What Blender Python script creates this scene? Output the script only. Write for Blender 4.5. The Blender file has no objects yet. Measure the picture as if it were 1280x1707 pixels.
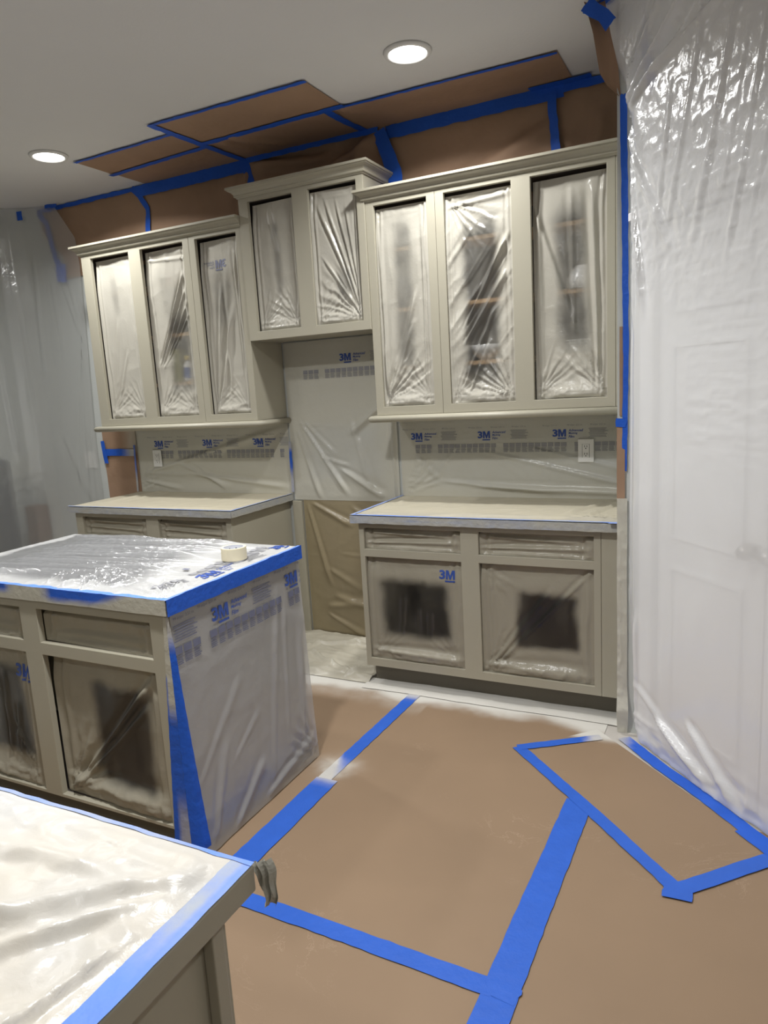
import bpy, bmesh, math
import numpy as np
from mathutils import Vector, Matrix

sc = bpy.context.scene
COL = sc.collection

# ------------------------------------------------------------------ camera
def set_camera():
    yaw, pitch, roll, f = math.radians(26.6918), math.radians(-9.921), math.radians(-3.3465), 1179.9
    fwd = Vector((-math.sin(yaw) * math.cos(pitch), math.cos(yaw) * math.cos(pitch), math.sin(pitch)))
    right = Vector((math.cos(yaw), math.sin(yaw), 0))
    up = right.cross(fwd)
    r2 = right * math.cos(roll) + up * math.sin(roll)
    u2 = -right * math.sin(roll) + up * math.cos(roll)
    m = Matrix((r2, u2, -fwd)).transposed().to_4x4()
    m.translation = Vector((1.3188, -3.6956, 1.5355))
    cd = bpy.data.cameras.new('camera')
    cd.sensor_fit = 'AUTO'
    cd.sensor_width = 36.0
    cd.lens = f * 36.0 / 1707.0
    cd.clip_start = 0.02
    co = bpy.data.objects.new('camera', cd)
    co.matrix_world = m
    COL.objects.link(co)
    sc.camera = co
set_camera()

# ------------------------------------------------------------------ world, exposure
w = bpy.data.worlds.new('world')
sc.world = w
w.use_nodes = True
w.node_tree.nodes['Background'].inputs[0].default_value = (0.9, 0.95, 1.0, 1)
w.node_tree.nodes['Background'].inputs[1].default_value = 0.05
sc.view_settings.view_transform = 'Standard'
sc.view_settings.look = 'None'
sc.view_settings.gamma = 1.0
sc.view_settings.use_curve_mapping = False
sc.view_settings.exposure = 0.0
sc.cycles.use_denoising = True
sc.cycles.max_bounces = 10
sc.cycles.diffuse_bounces = 5
sc.cycles.transparent_max_bounces = 12
sc.cycles.sample_clamp_indirect = 4.0
sc.cycles.blur_glossy = 0.5

CEIL = 2.903
LIGHT_COLOR = (1.0, 1.0, 0.99)
LAMP_W = 23.0
LIGHTS = [  # x, y, label
    (0.058, -0.723, 'lit round ceiling downlight above the right wall cabinets'),
    (-2.115, -0.720, 'lit round ceiling downlight near the left plastic sheet'),
    (-1.33, -1.74, 'lit round ceiling downlight over the middle of the island'),
    (0.06, -2.45, 'lit round ceiling downlight over the aisle by the peninsula'),
    (-2.115, -2.55, 'lit round ceiling downlight over the left front of the room'),
    (2.23, -2.75, 'lit round ceiling downlight out past the pantry door'),
    (0.06, -4.38, 'lit round ceiling downlight behind the peninsula'),
    (2.23, -4.60, 'lit round ceiling downlight in the far rear right of the room'),
    (-2.115, -4.38, 'lit round ceiling downlight in the far rear left of the room'),
]
LAMP_POWER = [0.79, 0.80, 0.38, 1.65, 0.32, 0.30, 0.36, 0.24, 0.15]

# ------------------------------------------------------------------ node helpers
def new_mat(name):
    m = bpy.data.materials.new(name)
    m.use_nodes = True
    nt = m.node_tree
    for n in list(nt.nodes):
        nt.nodes.remove(n)
    out = nt.nodes.new('ShaderNodeOutputMaterial')
    return m, nt, out
def N(nt, typ, **kw):
    n = nt.nodes.new(typ)
    for k, v in kw.items():
        if k.startswith('i_'):
            key = k[2:]
            key = int(key) if key.isdigit() else key
            n.inputs[key].default_value = v
        else:
            setattr(n, k, v)
    return n
def L(nt, a, b):
    nt.links.new(a, b)
def c4(c):
    return (c[0], c[1], c[2], 1.0)
def lin(r, g, b):
    f = lambda v: (v / 255 / 12.92) if v / 255 <= 0.04045 else ((v / 255 + 0.055) / 1.055) ** 2.4
    return (f(r), f(g), f(b))
def math_node(nt, op, a, b=None, clamp=False):
    n = N(nt, 'ShaderNodeMath', operation=op, use_clamp=clamp)
    for i, v in enumerate((a, b)):
        if v is None:
            continue
        if isinstance(v, (int, float)):
            n.inputs[i].default_value = v
        else:
            L(nt, v, n.inputs[i])
    return n.outputs[0]
def noise_tex(nt, scale, detail=3.0, rough=0.55, vec=None, dist=0.0):
    n = N(nt, 'ShaderNodeTexNoise')
    n.inputs['Scale'].default_value = scale
    n.inputs['Detail'].default_value = detail
    n.inputs['Roughness'].default_value = rough
    n.inputs['Distortion'].default_value = dist
    if vec is not None:
        L(nt, vec, n.inputs['Vector'])
    return n.outputs[0]
def mix_col(nt, fac, a, b):
    n = N(nt, 'ShaderNodeMix', data_type='RGBA')
    for sock, v in ((n.inputs[0], fac), (n.inputs[6], a), (n.inputs[7], b)):
        if isinstance(v, (int, float)):
            sock.default_value = v
        elif isinstance(v, tuple):
            sock.default_value = c4(v)
        else:
            L(nt, v, sock)
    return n.outputs[2]
def mix_sh(nt, fac, a, b):
    n = N(nt, 'ShaderNodeMixShader')
    if isinstance(fac, (int, float)):
        n.inputs[0].default_value = fac
    else:
        L(nt, fac, n.inputs[0])
    L(nt, a, n.inputs[1]); L(nt, b, n.inputs[2])
    return n.outputs[0]
def bump(nt, height, strength, dist=0.01):
    n = N(nt, 'ShaderNodeBump')
    n.inputs['Strength'].default_value = strength
    n.inputs['Distance'].default_value = dist
    L(nt, height, n.inputs['Height'])
    return n.outputs[0]

def plain(name, col, rough=0.5, var=0.06, nscale=6.0, bumps=None, spec=0.5, metal=0.0):
    m, nt, out = new_mat(name)
    p = N(nt, 'ShaderNodeBsdfPrincipled')
    tc = N(nt, 'ShaderNodeTexCoord').outputs['Object']
    nz = noise_tex(nt, nscale, vec=tc)
    d = tuple(max(0, c * (1 - var * 2)) for c in col)
    u = tuple(min(1, c * (1 + var * 2)) for c in col)
    L(nt, mix_col(nt, nz, d, u), p.inputs['Base Color'])
    p.inputs['Roughness'].default_value = rough
    p.inputs['Metallic'].default_value = metal
    p.inputs['Specular IOR Level'].default_value = spec
    if bumps:
        L(nt, bump(nt, noise_tex(nt, bumps[0], vec=tc), bumps[1]), p.inputs['Normal'])
    L(nt, p.outputs[0], out.inputs[0])
    return m

PAINT = lin(171, 166, 149)
OVER = lin(186, 183, 170)

def painted_attr(nt, nscale=30.0, amount=0.35):
    """overspray amount 0..1 stored on the mesh, broken up by noise"""
    at = N(nt, 'ShaderNodeAttribute', attribute_name='paint').outputs['Fac']
    tc = N(nt, 'ShaderNodeTexCoord').outputs['Object']
    nz = noise_tex(nt, nscale, vec=tc)
    v = math_node(nt, 'ADD', at, math_node(nt, 'MULTIPLY', math_node(nt, 'SUBTRACT', nz, 0.5),
                  math_node(nt, 'MULTIPLY', math_node(nt, 'MULTIPLY', at, math_node(nt, 'SUBTRACT', 1.0, at)), 4 * amount)), clamp=True)
    return v, tc

def film(name, base=(0.8, 0.8, 0.8), opacity=0.35, rough=0.16, bscale=45.0, bstr=0.25, paint=OVER, blur=0.5, blur_rough=0.35,
         gloss=1.0, paint_max=0.97, paint_gloss=0.45, trans=0.3, zramp=None):
    m, nt, out = new_mat(name)
    p, tc = painted_attr(nt, 14.0, 0.4)
    nz = noise_tex(nt, bscale, detail=4.0, rough=0.6, vec=tc, dist=0.6)
    nrm = bump(nt, nz, bstr, 0.006)
    if zramp:                                   # crinkled only in the upper part of the sheet
        sx = N(nt, 'ShaderNodeSeparateXYZ'); L(nt, tc, sx.inputs[0])
        mr = N(nt, 'ShaderNodeMapRange'); mr.inputs[1].default_value, mr.inputs[2].default_value = zramp
        mr.inputs[3].default_value, mr.inputs[4].default_value = 0.06, bstr
        L(nt, sx.outputs[2], mr.inputs[0]); L(nt, mr.outputs[0], nrm.node.inputs['Strength'])
    tr = N(nt, 'ShaderNodeBsdfTransparent', i_0=(0.97, 0.97, 0.97, 1))
    rf = N(nt, 'ShaderNodeBsdfRefraction', i_0=(0.97, 0.97, 0.97, 1))
    rf.inputs['Roughness'].default_value = blur_rough
    rf.inputs['IOR'].default_value = 1.12
    clear = mix_sh(nt, blur, tr.outputs[0], rf.outputs[0])
    df = N(nt, 'ShaderNodeBsdfDiffuse', i_0=c4(base))
    tl = N(nt, 'ShaderNodeBsdfTranslucent', i_0=c4(base))
    L(nt, nrm, df.inputs['Normal'])
    milk = mix_sh(nt, trans, df.outputs[0], tl.outputs[0])
    body = mix_sh(nt, opacity, clear, milk)
    pd = N(nt, 'ShaderNodeBsdfDiffuse', i_0=c4(paint))
    L(nt, nrm, pd.inputs['Normal'])
    sh = mix_sh(nt, math_node(nt, 'MULTIPLY', p, paint_max), body, pd.outputs[0])
    gl = N(nt, 'ShaderNodeBsdfGlossy', i_0=(1, 1, 1, 1))
    gl.inputs['Roughness'].default_value = rough
    L(nt, nrm, gl.inputs['Normal'])
    lw = N(nt, 'ShaderNodeLayerWeight', i_0=0.5).outputs['Facing']
    f5 = math_node(nt, 'POWER', lw, 4.0)
    fr = math_node(nt, 'MULTIPLY', math_node(nt, 'ADD', math_node(nt, 'MULTIPLY', f5, 0.5), 0.055), gloss)
    fr = math_node(nt, 'MULTIPLY', fr, math_node(nt, 'SUBTRACT', 1.0, math_node(nt, 'MULTIPLY', p, 1 - paint_gloss)), clamp=True)
    sh = mix_sh(nt, fr, sh, gl.outputs[0])
    L(nt, sh, out.inputs[0])
    return m

def coated(name, col, rough=0.6, paint=OVER, var=0.08, nscale=5.0, bscale=25.0, bstr=0.15, spec=0.3, scuffs=0.0, pscale=14.0, pamount=0.4):
    """opaque sheet or tape with the overspray attribute on top"""
    m, nt, out = new_mat(name)
    p, tc = painted_attr(nt, pscale, pamount)
    b = N(nt, 'ShaderNodeBsdfPrincipled')
    nz = noise_tex(nt, nscale, vec=tc)
    d = tuple(c * (1 - 2 * var) for c in col); u = tuple(min(1, c * (1 + 2 * var)) for c in col)
    base = mix_col(nt, nz, d, u)
    if scuffs:
        # thin pale scuff marks worn into the paper
        v = N(nt, 'ShaderNodeTexNoise'); v.inputs['Scale'].default_value = 3.1; v.inputs['Detail'].default_value = 9
        v.inputs['Roughness'].default_value = 0.7; v.inputs['Distortion'].default_value = 1.5
        L(nt, tc, v.inputs['Vector'])
        line = math_node(nt, 'ABSOLUTE', math_node(nt, 'SUBTRACT', v.outputs[0], 0.5))
        line = math_node(nt, 'SUBTRACT', 1.0, math_node(nt, 'MULTIPLY', line, 130.0), clamp=True)
        gate = noise_tex(nt, 1.7, vec=tc)
        gate = math_node(nt, 'MULTIPLY', math_node(nt, 'SUBTRACT', gate, 0.56), 6.0, clamp=True)
        base = mix_col(nt, math_node(nt, 'MULTIPLY', math_node(nt, 'MULTIPLY', line, gate), scuffs), base, tuple(min(1, c * 1.6 + 0.1) for c in col))
    L(nt, mix_col(nt, p, base, paint), b.inputs['Base Color'])
    b.inputs['Roughness'].default_value = rough
    b.inputs['Specular IOR Level'].default_value = spec
    L(nt, bump(nt, noise_tex(nt, bscale, vec=tc), bstr), b.inputs['Normal'])
    L(nt, b.outputs[0], out.inputs[0])
    return m

M = {}
M['paint'] = plain('greige_paint', PAINT, 0.42, 0.02, 3.0, (60.0, 0.03))
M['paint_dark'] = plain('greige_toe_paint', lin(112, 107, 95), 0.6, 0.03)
M['ceiling'] = plain('ceiling_paint', (0.70, 0.70, 0.695), 0.9, 0.01, 4.0, (90.0, 0.08), 0.2)
M['wall'] = plain('wall_paint', (0.56, 0.58, 0.56), 0.85, 0.015, 4.0, (90.0, 0.08), 0.2)
M['wall_room'] = plain('room_wall_paint', (0.64, 0.635, 0.62), 0.9, 0.015, 4.0, None, 0.2)
M['floor'] = plain('floor_tile', (0.48, 0.45, 0.41), 0.5, 0.1, 3.0)
M['white_trim'] = plain('white_door_paint', (0.90, 0.90, 0.90), 0.45, 0.01)
M['plastic_white'] = plain('white_outlet_plastic', (0.82, 0.82, 0.80), 0.35, 0.01)
M['slot'] = plain('dark_slot', (0.03, 0.03, 0.03), 0.6, 0.02)
M['metal'] = plain('brushed_nickel', (0.45, 0.43, 0.40), 0.35, 0.03, metal=1.0)
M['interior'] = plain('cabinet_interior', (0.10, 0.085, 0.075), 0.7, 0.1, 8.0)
M['shelf'] = plain('maple_shelf', (0.62, 0.41, 0.22), 0.5, 0.1, 12.0)
M['kraft'] = coated('kraft_paper', (0.35, 0.228, 0.150), 0.7, var=0.09, nscale=3.0, bscale=9.0, bstr=0.6)
M['floorpaper'] = coated('floor_paper', (0.258, 0.177, 0.112), 0.62, paint=(0.62, 0.60, 0.55), var=0.05, nscale=2.2, bscale=7.0, bstr=0.2, scuffs=0.6, pscale=5.0, pamount=1.3)
M['tape'] = coated('blue_tape', (0.018, 0.105, 0.56), 0.5, var=0.06, nscale=9.0, bscale=40.0, bstr=0.25)
M['tape_floor'] = coated('blue_tape_on_floor', (0.027, 0.112, 0.52), 0.5, paint=(0.58, 0.56, 0.51), var=0.06, nscale=14.0, bscale=40.0, bstr=0.2)
M['tape_pale'] = coated('dusty_blue_tape', (0.12, 0.26, 0.80), 0.5, paint=(0.40, 0.43, 0.47), var=0.05, nscale=14.0, bscale=40.0, bstr=0.2, pscale=22.0, pamount=1.2)
M['tape_edge'] = coated('painted_edge_tape', (0.06, 0.20, 0.66), 0.45, paint=lin(176, 174, 163), var=0.03, nscale=20.0, bscale=30.0, bstr=0.45, pscale=18.0, pamount=0.8)
M['film_open'] = film('opening_film', (0.62, 0.61, 0.57), 0.10, 0.22, 70.0, 0.22, lin(188, 184, 172), 0.55, 0.3, 1.0)
M['film_open_low'] = film('opening_film_low', (0.5, 0.49, 0.46), 0.04, 0.22, 70.0, 0.2, lin(164, 158, 142), 0.5, 0.3, 0.9)
M['film_counter'] = film('counter_film', (0.68, 0.67, 0.64), 0.55, 0.20, 40.0, 0.3, lin(194, 186, 164), 0.3, 0.3, 1.0)
M['film_splash'] = film('splash_film', (0.88, 0.885, 0.86), 0.66, 0.25, 40.0, 0.25, lin(198, 195, 181), 0.3, 0.3, 0.8)
M['film_tan'] = film('tan_film', (0.42, 0.345, 0.225), 0.85, 0.22, 30.0, 0.2, lin(152, 140, 112), 0.3, 0.3, 0.9)
M['film_island_side'] = film('island_side_film', (0.60, 0.60, 0.61), 0.62, 0.22, 40.0, 0.2, lin(172, 166, 148), 0.3, 0.3, 0.9)
M['film_island_top'] = film('island_top_film', (0.66, 0.67, 0.68), 0.34, 0.15, 60.0, 0.2, (0.54, 0.54, 0.535), 0.3, 0.25, 1.6, paint_gloss=0.45)
M['film_peninsula'] = film('peninsula_film', (0.78, 0.785, 0.785), 0.93, 0.3, 40.0, 0.2, lin(208, 200, 185), 0.3, 0.3, 0.8)
M['film_floor'] = film('floor_film', (0.66, 0.65, 0.62), 0.6, 0.28, 40.0, 0.25, lin(186, 180, 163), 0.3, 0.3, 0.8)
M['film_toe'] = film('toe_film', (0.66, 0.65, 0.62), 0.85, 0.28, 40.0, 0.2, (0.60, 0.58, 0.53), 0.3, 0.3, 0.6)
M['film_right'] = film('right_plastic', (0.975, 0.98, 0.985), 0.66, 0.2, 30.0, 0.34, OVER, 0.18, 0.30, 1.5, trans=0.15, zramp=(1.75, 2.15))
M['film_left'] = film('left_plastic', (0.92, 0.94, 0.93), 0.24, 0.15, 36.0, 0.25, OVER, 0.45, 0.4, 2.0)
M['print'] = plain('blue_print_ink', (0.035, 0.085, 0.36), 0.5, 0.02)
M['print_grey'] = plain('grey_print_ink', (0.15, 0.16, 0.24), 0.6, 0.02)
M['print_faint'] = plain('faint_print_ink', (0.17, 0.185, 0.24), 0.6, 0.02)
M['print_fade'] = plain('faded_print_ink', (0.29, 0.29, 0.31), 0.6, 0.02)
M['stone'] = plain('dark_worktop', (0.10, 0.10, 0.105), 0.25, 0.3, 60.0)
M['stone_pale'] = plain('pale_worktop', (0.42, 0.43, 0.44), 0.3, 0.12, 30.0)
M['cream_tape'] = plain('cream_masking_tape', (0.74, 0.67, 0.48), 0.6, 0.02)
M['core'] = plain('white_card_core', (0.75, 0.77, 0.83), 0.6, 0.02)
M['navy'] = plain('navy_cloth', (0.012, 0.018, 0.032), 0.8, 0.1)
M['brownwood'] = plain('brown_wood', (0.16, 0.085, 0.05), 0.5, 0.15, 14.0)
M['ceramic'] = plain('white_ceramic', (0.82, 0.82, 0.80), 0.25, 0.01)
M['yellow'] = plain('yellow_plastic', (0.85, 0.62, 0.05), 0.4, 0.02)
M['olive'] = plain('olive_green_box', (0.42, 0.40, 0.13), 0.6, 0.04)
M['pink'] = plain('pink_box', (0.75, 0.42, 0.40), 0.6, 0.04)
M['bluelabel'] = plain('blue_label', (0.06, 0.13, 0.40), 0.5, 0.02)
M['lamp_trim'] = plain('white_lamp_trim', (0.72, 0.72, 0.70), 0.5, 0.01)
def emitter():
    m, nt, out = new_mat('lamp_lens')
    e = N(nt, 'ShaderNodeEmission', i_0=c4((1.0, 0.97, 0.92)), i_1=14.0)
    L(nt, e.outputs[0], out.inputs[0])
    return m
M['lens'] = emitter()

# ------------------------------------------------------------------ object helpers
def tag(o, label=None, cat=None, group=None, kind=None):
    if label: o['label'] = label
    if cat: o['category'] = cat
    if group: o['group'] = group
    if kind: o['kind'] = kind
    return o
def link(name, me, mat, parent=None):
    o = bpy.data.objects.new(name, me)
    COL.objects.link(o)
    if mat is not None and not me.materials:
        me.materials.append(mat)
    if parent is not None:
        o.parent = parent
        o.matrix_parent_inverse = parent.matrix_world.inverted()
    return o
def thing(name, label, cat, loc, group=None):
    o = bpy.data.objects.new(name, None)
    o.empty_display_size = 0.05
    o.location = loc
    COL.objects.link(o)
    o.matrix_world = Matrix.Translation(Vector(loc))
    return tag(o, label, cat, group)
def from_bm(bm, name, mat, parent=None, smooth=False):
    bmesh.ops.recalc_face_normals(bm, faces=bm.faces)
    me = bpy.data.meshes.new(name)
    bm.to_mesh(me); bm.free()
    if smooth:
        for p in me.polygons: p.use_smooth = True
    return link(name, me, mat, parent)
def bm_box(bm, x0, x1, y0, y1, z0, z1, bev=0.0):
    vs = [bm.verts.new(v) for v in ((x0, y0, z0), (x1, y0, z0), (x1, y1, z0), (x0, y1, z0), (x0, y0, z1), (x1, y0, z1), (x1, y1, z1), (x0, y1, z1))]
    fs = [bm.faces.new([vs[i] for i in q]) for q in ((0, 3, 2, 1), (4, 5, 6, 7), (0, 1, 5, 4), (1, 2, 6, 5), (2, 3, 7, 6), (3, 0, 4, 7))]
    if bev > 0:
        es = list({e for f in fs for e in f.edges})
        bmesh.ops.bevel(bm, geom=es, offset=bev, segments=2, affect='EDGES', profile=0.5)
def box(name, b, mat, parent=None, bev=0.0015):
    bm = bmesh.new()
    bm_box(bm, *b, bev=bev)
    return from_bm(bm, name, mat, parent)
def boxes(name, bl, mat, parent=None, bev=0.001):
    bm = bmesh.new()
    for b in bl: bm_box(bm, *b, bev=bev)
    return from_bm(bm, name, mat, parent)
def frame_plate(name, x0, x1, z0, z1, y0, y1, holes, mat, parent=None, bev=0.0018):
    """front plate (y0 = front, y1 = back) with rectangular holes, all one mesh"""
    xs = sorted({x0, x1, *[h[0] for h in holes], *[h[1] for h in holes]})
    zs = sorted({z0, z1, *[h[2] for h in holes], *[h[3] for h in holes]})
    solid = {}
    for i in range(len(xs) - 1):
        for k in range(len(zs) - 1):
            cx, cz = (xs[i] + xs[i + 1]) / 2, (zs[k] + zs[k + 1]) / 2
            solid[i, k] = not any(h[0] < cx < h[1] and h[2] < cz < h[3] for h in holes)
    bm = bmesh.new()
    vt = {}
    def v(i, k, s):
        if (i, k, s) not in vt:
            vt[i, k, s] = bm.verts.new((xs[i], (y0, y1)[s], zs[k]))
        return vt[i, k, s]
    for (i, k), s in solid.items():
        if not s: continue
        bm.faces.new([v(i, k, 0), v(i + 1, k, 0), v(i + 1, k + 1, 0), v(i, k + 1, 0)])
        bm.faces.new([v(i, k, 1), v(i, k + 1, 1), v(i + 1, k + 1, 1), v(i + 1, k, 1)])
        for di, dk, a, b in ((-1, 0, (i, k), (i, k + 1)), (1, 0, (i + 1, k + 1), (i + 1, k)), (0, -1, (i + 1, k), (i, k)), (0, 1, (i, k + 1), (i + 1, k + 1))):
            if not solid.get((i + di, k + dk), False):
                bm.faces.new([v(*a, 0), v(*b, 0), v(*b, 1), v(*a, 1)])
    bmesh.ops.recalc_face_normals(bm, faces=bm.faces)
    es = [e for e in bm.edges if len(e.link_faces) == 2 and e.calc_face_angle(0) > 0.5 and all(abs(q.co.y - y0) < 1e-6 for q in e.verts)]
    if bev: bmesh.ops.bevel(bm, geom=es, offset=bev, segments=2, affect='EDGES', profile=0.5)
    return from_bm(bm, name, mat, parent)
def sweep_profile(name, prof, path, mat, parent=None, mitre=True):
    """profile points (out, z) carried along a plan path [(x, y, nx, ny)] where n is the outward mitre vector"""
    bm = bmesh.new()
    rings = []
    for (x, y, nx, ny) in path:
        rings.append([bm.verts.new((x + nx * o, y + ny * o, z)) for o, z in prof])
    n = len(prof)
    for a, b in zip(rings, rings[1:]):
        for i in range(n):
            j = (i + 1) % n
            bm.faces.new([a[i], a[j], b[j], b[i]])
    bm.faces.new(rings[0]); bm.faces.new(list(reversed(rings[-1])))
    return from_bm(bm, name, mat, parent)
def lathe(name, prof, loc, mat, parent=None, seg=28, smooth=True, axis='Z'):
    bm = bmesh.new()
    rings = []
    for r, z in prof:
        if r < 1e-6:
            rings.append([bm.verts.new((loc[0], loc[1], loc[2] + z))])
        else:
            rings.append([bm.verts.new((loc[0] + r * math.cos(2 * math.pi * i / seg), loc[1] + r * math.sin(2 * math.pi * i / seg), loc[2] + z)) for i in range(seg)])
    for a, b in zip(rings, rings[1:]):
        for i in range(seg):
            j = (i + 1) % seg
            if len(a) == 1 and len(b) == 1: continue
            if len(a) == 1: bm.faces.new([a[0], b[j], b[i]])
            elif len(b) == 1: bm.faces.new([a[i], a[j], b[0]])
            else: bm.faces.new([a[i], a[j], b[j], b[i]])
    o = from_bm(bm, name, mat, parent, smooth)
    return o

# ------------------------------------------------------------------ wrinkles
def vnoise(x, y, seed=0):
    xi, yi = np.floor(x).astype(np.int64), np.floor(y).astype(np.int64)
    fx, fy = x - xi, y - yi
    fx = fx * fx * fx * (fx * (fx * 6 - 15) + 10); fy = fy * fy * fy * (fy * (fy * 6 - 15) + 10)
    def h(i, j):
        n = (i * 374761393 + j * 668265263 + seed * 974711) & 0x7fffffff
        n = ((n ^ (n >> 13)) * 1274126177) & 0x7fffffff
        return ((n ^ (n >> 16)) & 0xffff) / 65535.0
    a = h(xi, yi) * (1 - fx) + h(xi + 1, yi) * fx
    b = h(xi, yi + 1) * (1 - fx) + h(xi + 1, yi + 1) * fx
    return a * (1 - fy) + b * fy
def fbm(x, y, seed=0, oct=3):
    s, a, t = 0.0, 0.5, 0.0
    for k in range(oct):
        s = s + a * vnoise(x * 2 ** k + 17.3 * k, y * 2 ** k - 9.1 * k, seed + k); t += a; a *= 0.5
    return s / t
def ridged(x, y, seed=0, oct=2):
    s, a, t = 0.0, 0.5, 0.0
    for k in range(oct):
        s = s + a * (1 - np.abs(2 * vnoise(x * 2 ** k + 5.7 * k, y * 2 ** k + 3.3 * k, seed + k) - 1)) ** 2; t += a; a *= 0.5
    return s / t
def sstep(e0, e1, x):
    t = np.clip((x - e0) / (e1 - e0), 0, 1)
    return t * t * (3 - 2 * t)
def fold(a, b, p, q, w, amp, side=0.6):
    """a tension fold from p to q: a ridge with a trough beside it, fading at both ends"""
    dx, dy = q[0] - p[0], q[1] - p[1]
    ln = math.hypot(dx, dy); dx /= ln; dy /= ln
    t = ((a - p[0]) * dx + (b - p[1]) * dy) / ln
    s = -(a - p[0]) * dy + (b - p[1]) * dx
    env = sstep(-0.08, 0.12, t) * (1 - sstep(0.85, 1.08, t))
    ww = w * (0.55 + 0.6 * np.clip(t, 0, 1))
    return env * amp * (np.exp(-(s / ww) ** 2) - side * np.exp(-((s - 1.7 * ww) / (1.2 * ww)) ** 2))
def fan(a, b, c, ang0, ang1, k, amp, r1, seed):
    """small pleats radiating from a pinched corner c"""
    r = np.hypot(a - c[0], b - c[1]); th = np.arctan2(b - c[1], a - c[0])
    ang0, ang1 = math.radians(ang0), math.radians(ang1)
    u = (th - ang0) / (ang1 - ang0)
    win = sstep(0, 0.15, u) * (1 - sstep(0.85, 1, u)) * (1 - sstep(0.35 * r1, r1, r)) * np.clip(r / (0.12 * r1), 0, 1)
    wob = vnoise(u * k * 1.3 + 3.1, r * 6 / r1, seed)
    return amp * win * (np.abs(2 * ((u * k * 0.5 + 0.6 * wob) % 1) - 1) ** 1.6 - 0.4)
def sheet(name, O, U, V, wdt, hgt, nu, nv, mat, disp=None, paint=None, parent=None, warp=None, normal=None, smooth=True):
    """wrinkled sheet: O corner, U/V unit directions, sizes in metres; disp = metres along the outward normal"""
    O, U, V = (np.array(q, float) for q in (O, U, V))
    Nn = np.cross(U, V) if normal is None else np.array(normal, float)
    uu, vv = np.meshgrid(np.linspace(0, 1, nu + 1), np.linspace(0, 1, nv + 1))
    uu, vv = uu.ravel(), vv.ravel()
    a, b = uu * wdt, vv * hgt
    d = disp(uu, vv, a, b) if disp else np.zeros_like(a)
    aa, bb = (warp(uu, vv, a, b) if warp else (a, b))
    co = O[None] + aa[:, None] * U[None] + bb[:, None] * V[None] + d[:, None] * Nn[None]
    faces = [(j * (nu + 1) + i, j * (nu + 1) + i + 1, (j + 1) * (nu + 1) + i + 1, (j + 1) * (nu + 1) + i) for j in range(nv) for i in range(nu)]
    me = bpy.data.meshes.new(name)
    me.from_pydata(co.tolist(), [], faces)
    at = me.attributes.new('paint', 'FLOAT', 'POINT')
    pv = np.clip(paint(uu, vv, a, b), 0, 1) if paint else np.zeros_like(a)
    at.data.foreach_set('value', pv.astype(np.float32))
    if smooth: me.polygons.foreach_set('use_smooth', [True] * len(faces))
    o = link(name, me, mat, parent)
    SURF[o.name] = (O, U, V, Nn, wdt, hgt, disp)
    return o
SURF = {}
def on_surface(o, eps=0.0016, conv=None):
    """(right, up) coordinates in metres -> points just in front of a wrinkled sheet"""
    O, U, V, Nn, wdt, hgt, disp = SURF[o.name]
    def place(r, u):
        r, u = np.asarray(r, float), np.asarray(u, float)
        if conv: r, u = conv(r, u)
        a, b = r - O @ U, u - O @ V
        d = disp(np.clip(a / wdt, 0, 1), np.clip(b / hgt, 0, 1), a, b)
        return O[None] + a[:, None] * U[None] + b[:, None] * V[None] + (d + eps)[:, None] * Nn[None]
    return place

def ribbon(name, pts, width, frame, mat, label, paint=None, seed=0, step=0.03, rag=0.0015, wav=0.0008, group=None, cat='tape', parent=None, torn=0.006):
    """a strip of tape along a polyline of (s, t) points on a surface; frame(s, t, h) -> xyz"""
    P = [np.array(p, float) for p in pts]
    out, dist = [], 0.0
    samples = []
    for p, q in zip(P, P[1:]):
        n = max(1, int(np.linalg.norm(q - p) / step))
        for i in range(n): samples.append(p + (q - p) * i / n)
    samples.append(P[-1])
    S = np.array(samples)
    T = np.gradient(S, axis=0); T /= np.linalg.norm(T, axis=1)[:, None]
    Nn = np.stack([-T[:, 1], T[:, 0]], 1)
    cum = np.concatenate([[0], np.cumsum(np.linalg.norm(np.diff(S, axis=0), axis=1))])
    rng = np.random.RandomState(seed + 11)
    W = width if isinstance(width, (tuple, list)) else (width, width)
    K = 4
    verts, pv = [], []
    for i in range(len(S)):
        t = cum[i] / max(cum[-1], 1e-9)
        wd = W[0] + (W[1] - W[0]) * t
        for k in range(K + 1):
            u = k / K - 0.5
            off = u * wd + (rng.uniform(-rag, rag) if k in (0, K) else 0)
            s, tt = S[i] + Nn[i] * off
            if i == 0: s, tt = np.array((s, tt)) - T[i] * rng.uniform(0, torn)
            if i == len(S) - 1: s, tt = np.array((s, tt)) + T[i] * rng.uniform(0, torn)
            h = 0.0006 + wav * float(vnoise(np.array([cum[i] * 22.0]), np.array([u * 3.0]), seed)[0])
            verts.append(frame(s, tt, h)); pv.append(paint(cum[i], t, u, s, tt) if paint else 0.0)
    faces = [(i * (K + 1) + k, i * (K + 1) + k + 1, (i + 1) * (K + 1) + k + 1, (i + 1) * (K + 1) + k) for i in range(len(S) - 1) for k in range(K)]
    me = bpy.data.meshes.new(name)
    me.from_pydata([tuple(map(float, v)) for v in verts], [], faces)
    at = me.attributes.new('paint', 'FLOAT', 'POINT')
    at.data.foreach_set('value', np.clip(np.array(pv, np.float32), 0, 1))
    me.polygons.foreach_set('use_smooth', [True] * len(faces))
    o = link(name, me, mat, parent)
    if label: tag(o, label, cat, group)
    return o
def on_floor(z0=0.004):
    return lambda s, t, h: (s, t, z0 + h)
def on_ceiling(d=0.004):
    return lambda s, t, h: (s, t, CEIL - d - h)
def on_wall(d=0.012):
    return lambda s, t, h: (s, -d - h, t)
def on_x(x):
    return lambda s, t, h: (x + h, s, t)
def on_y(y):
    return lambda s, t, h: (s, y - h, t)

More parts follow.
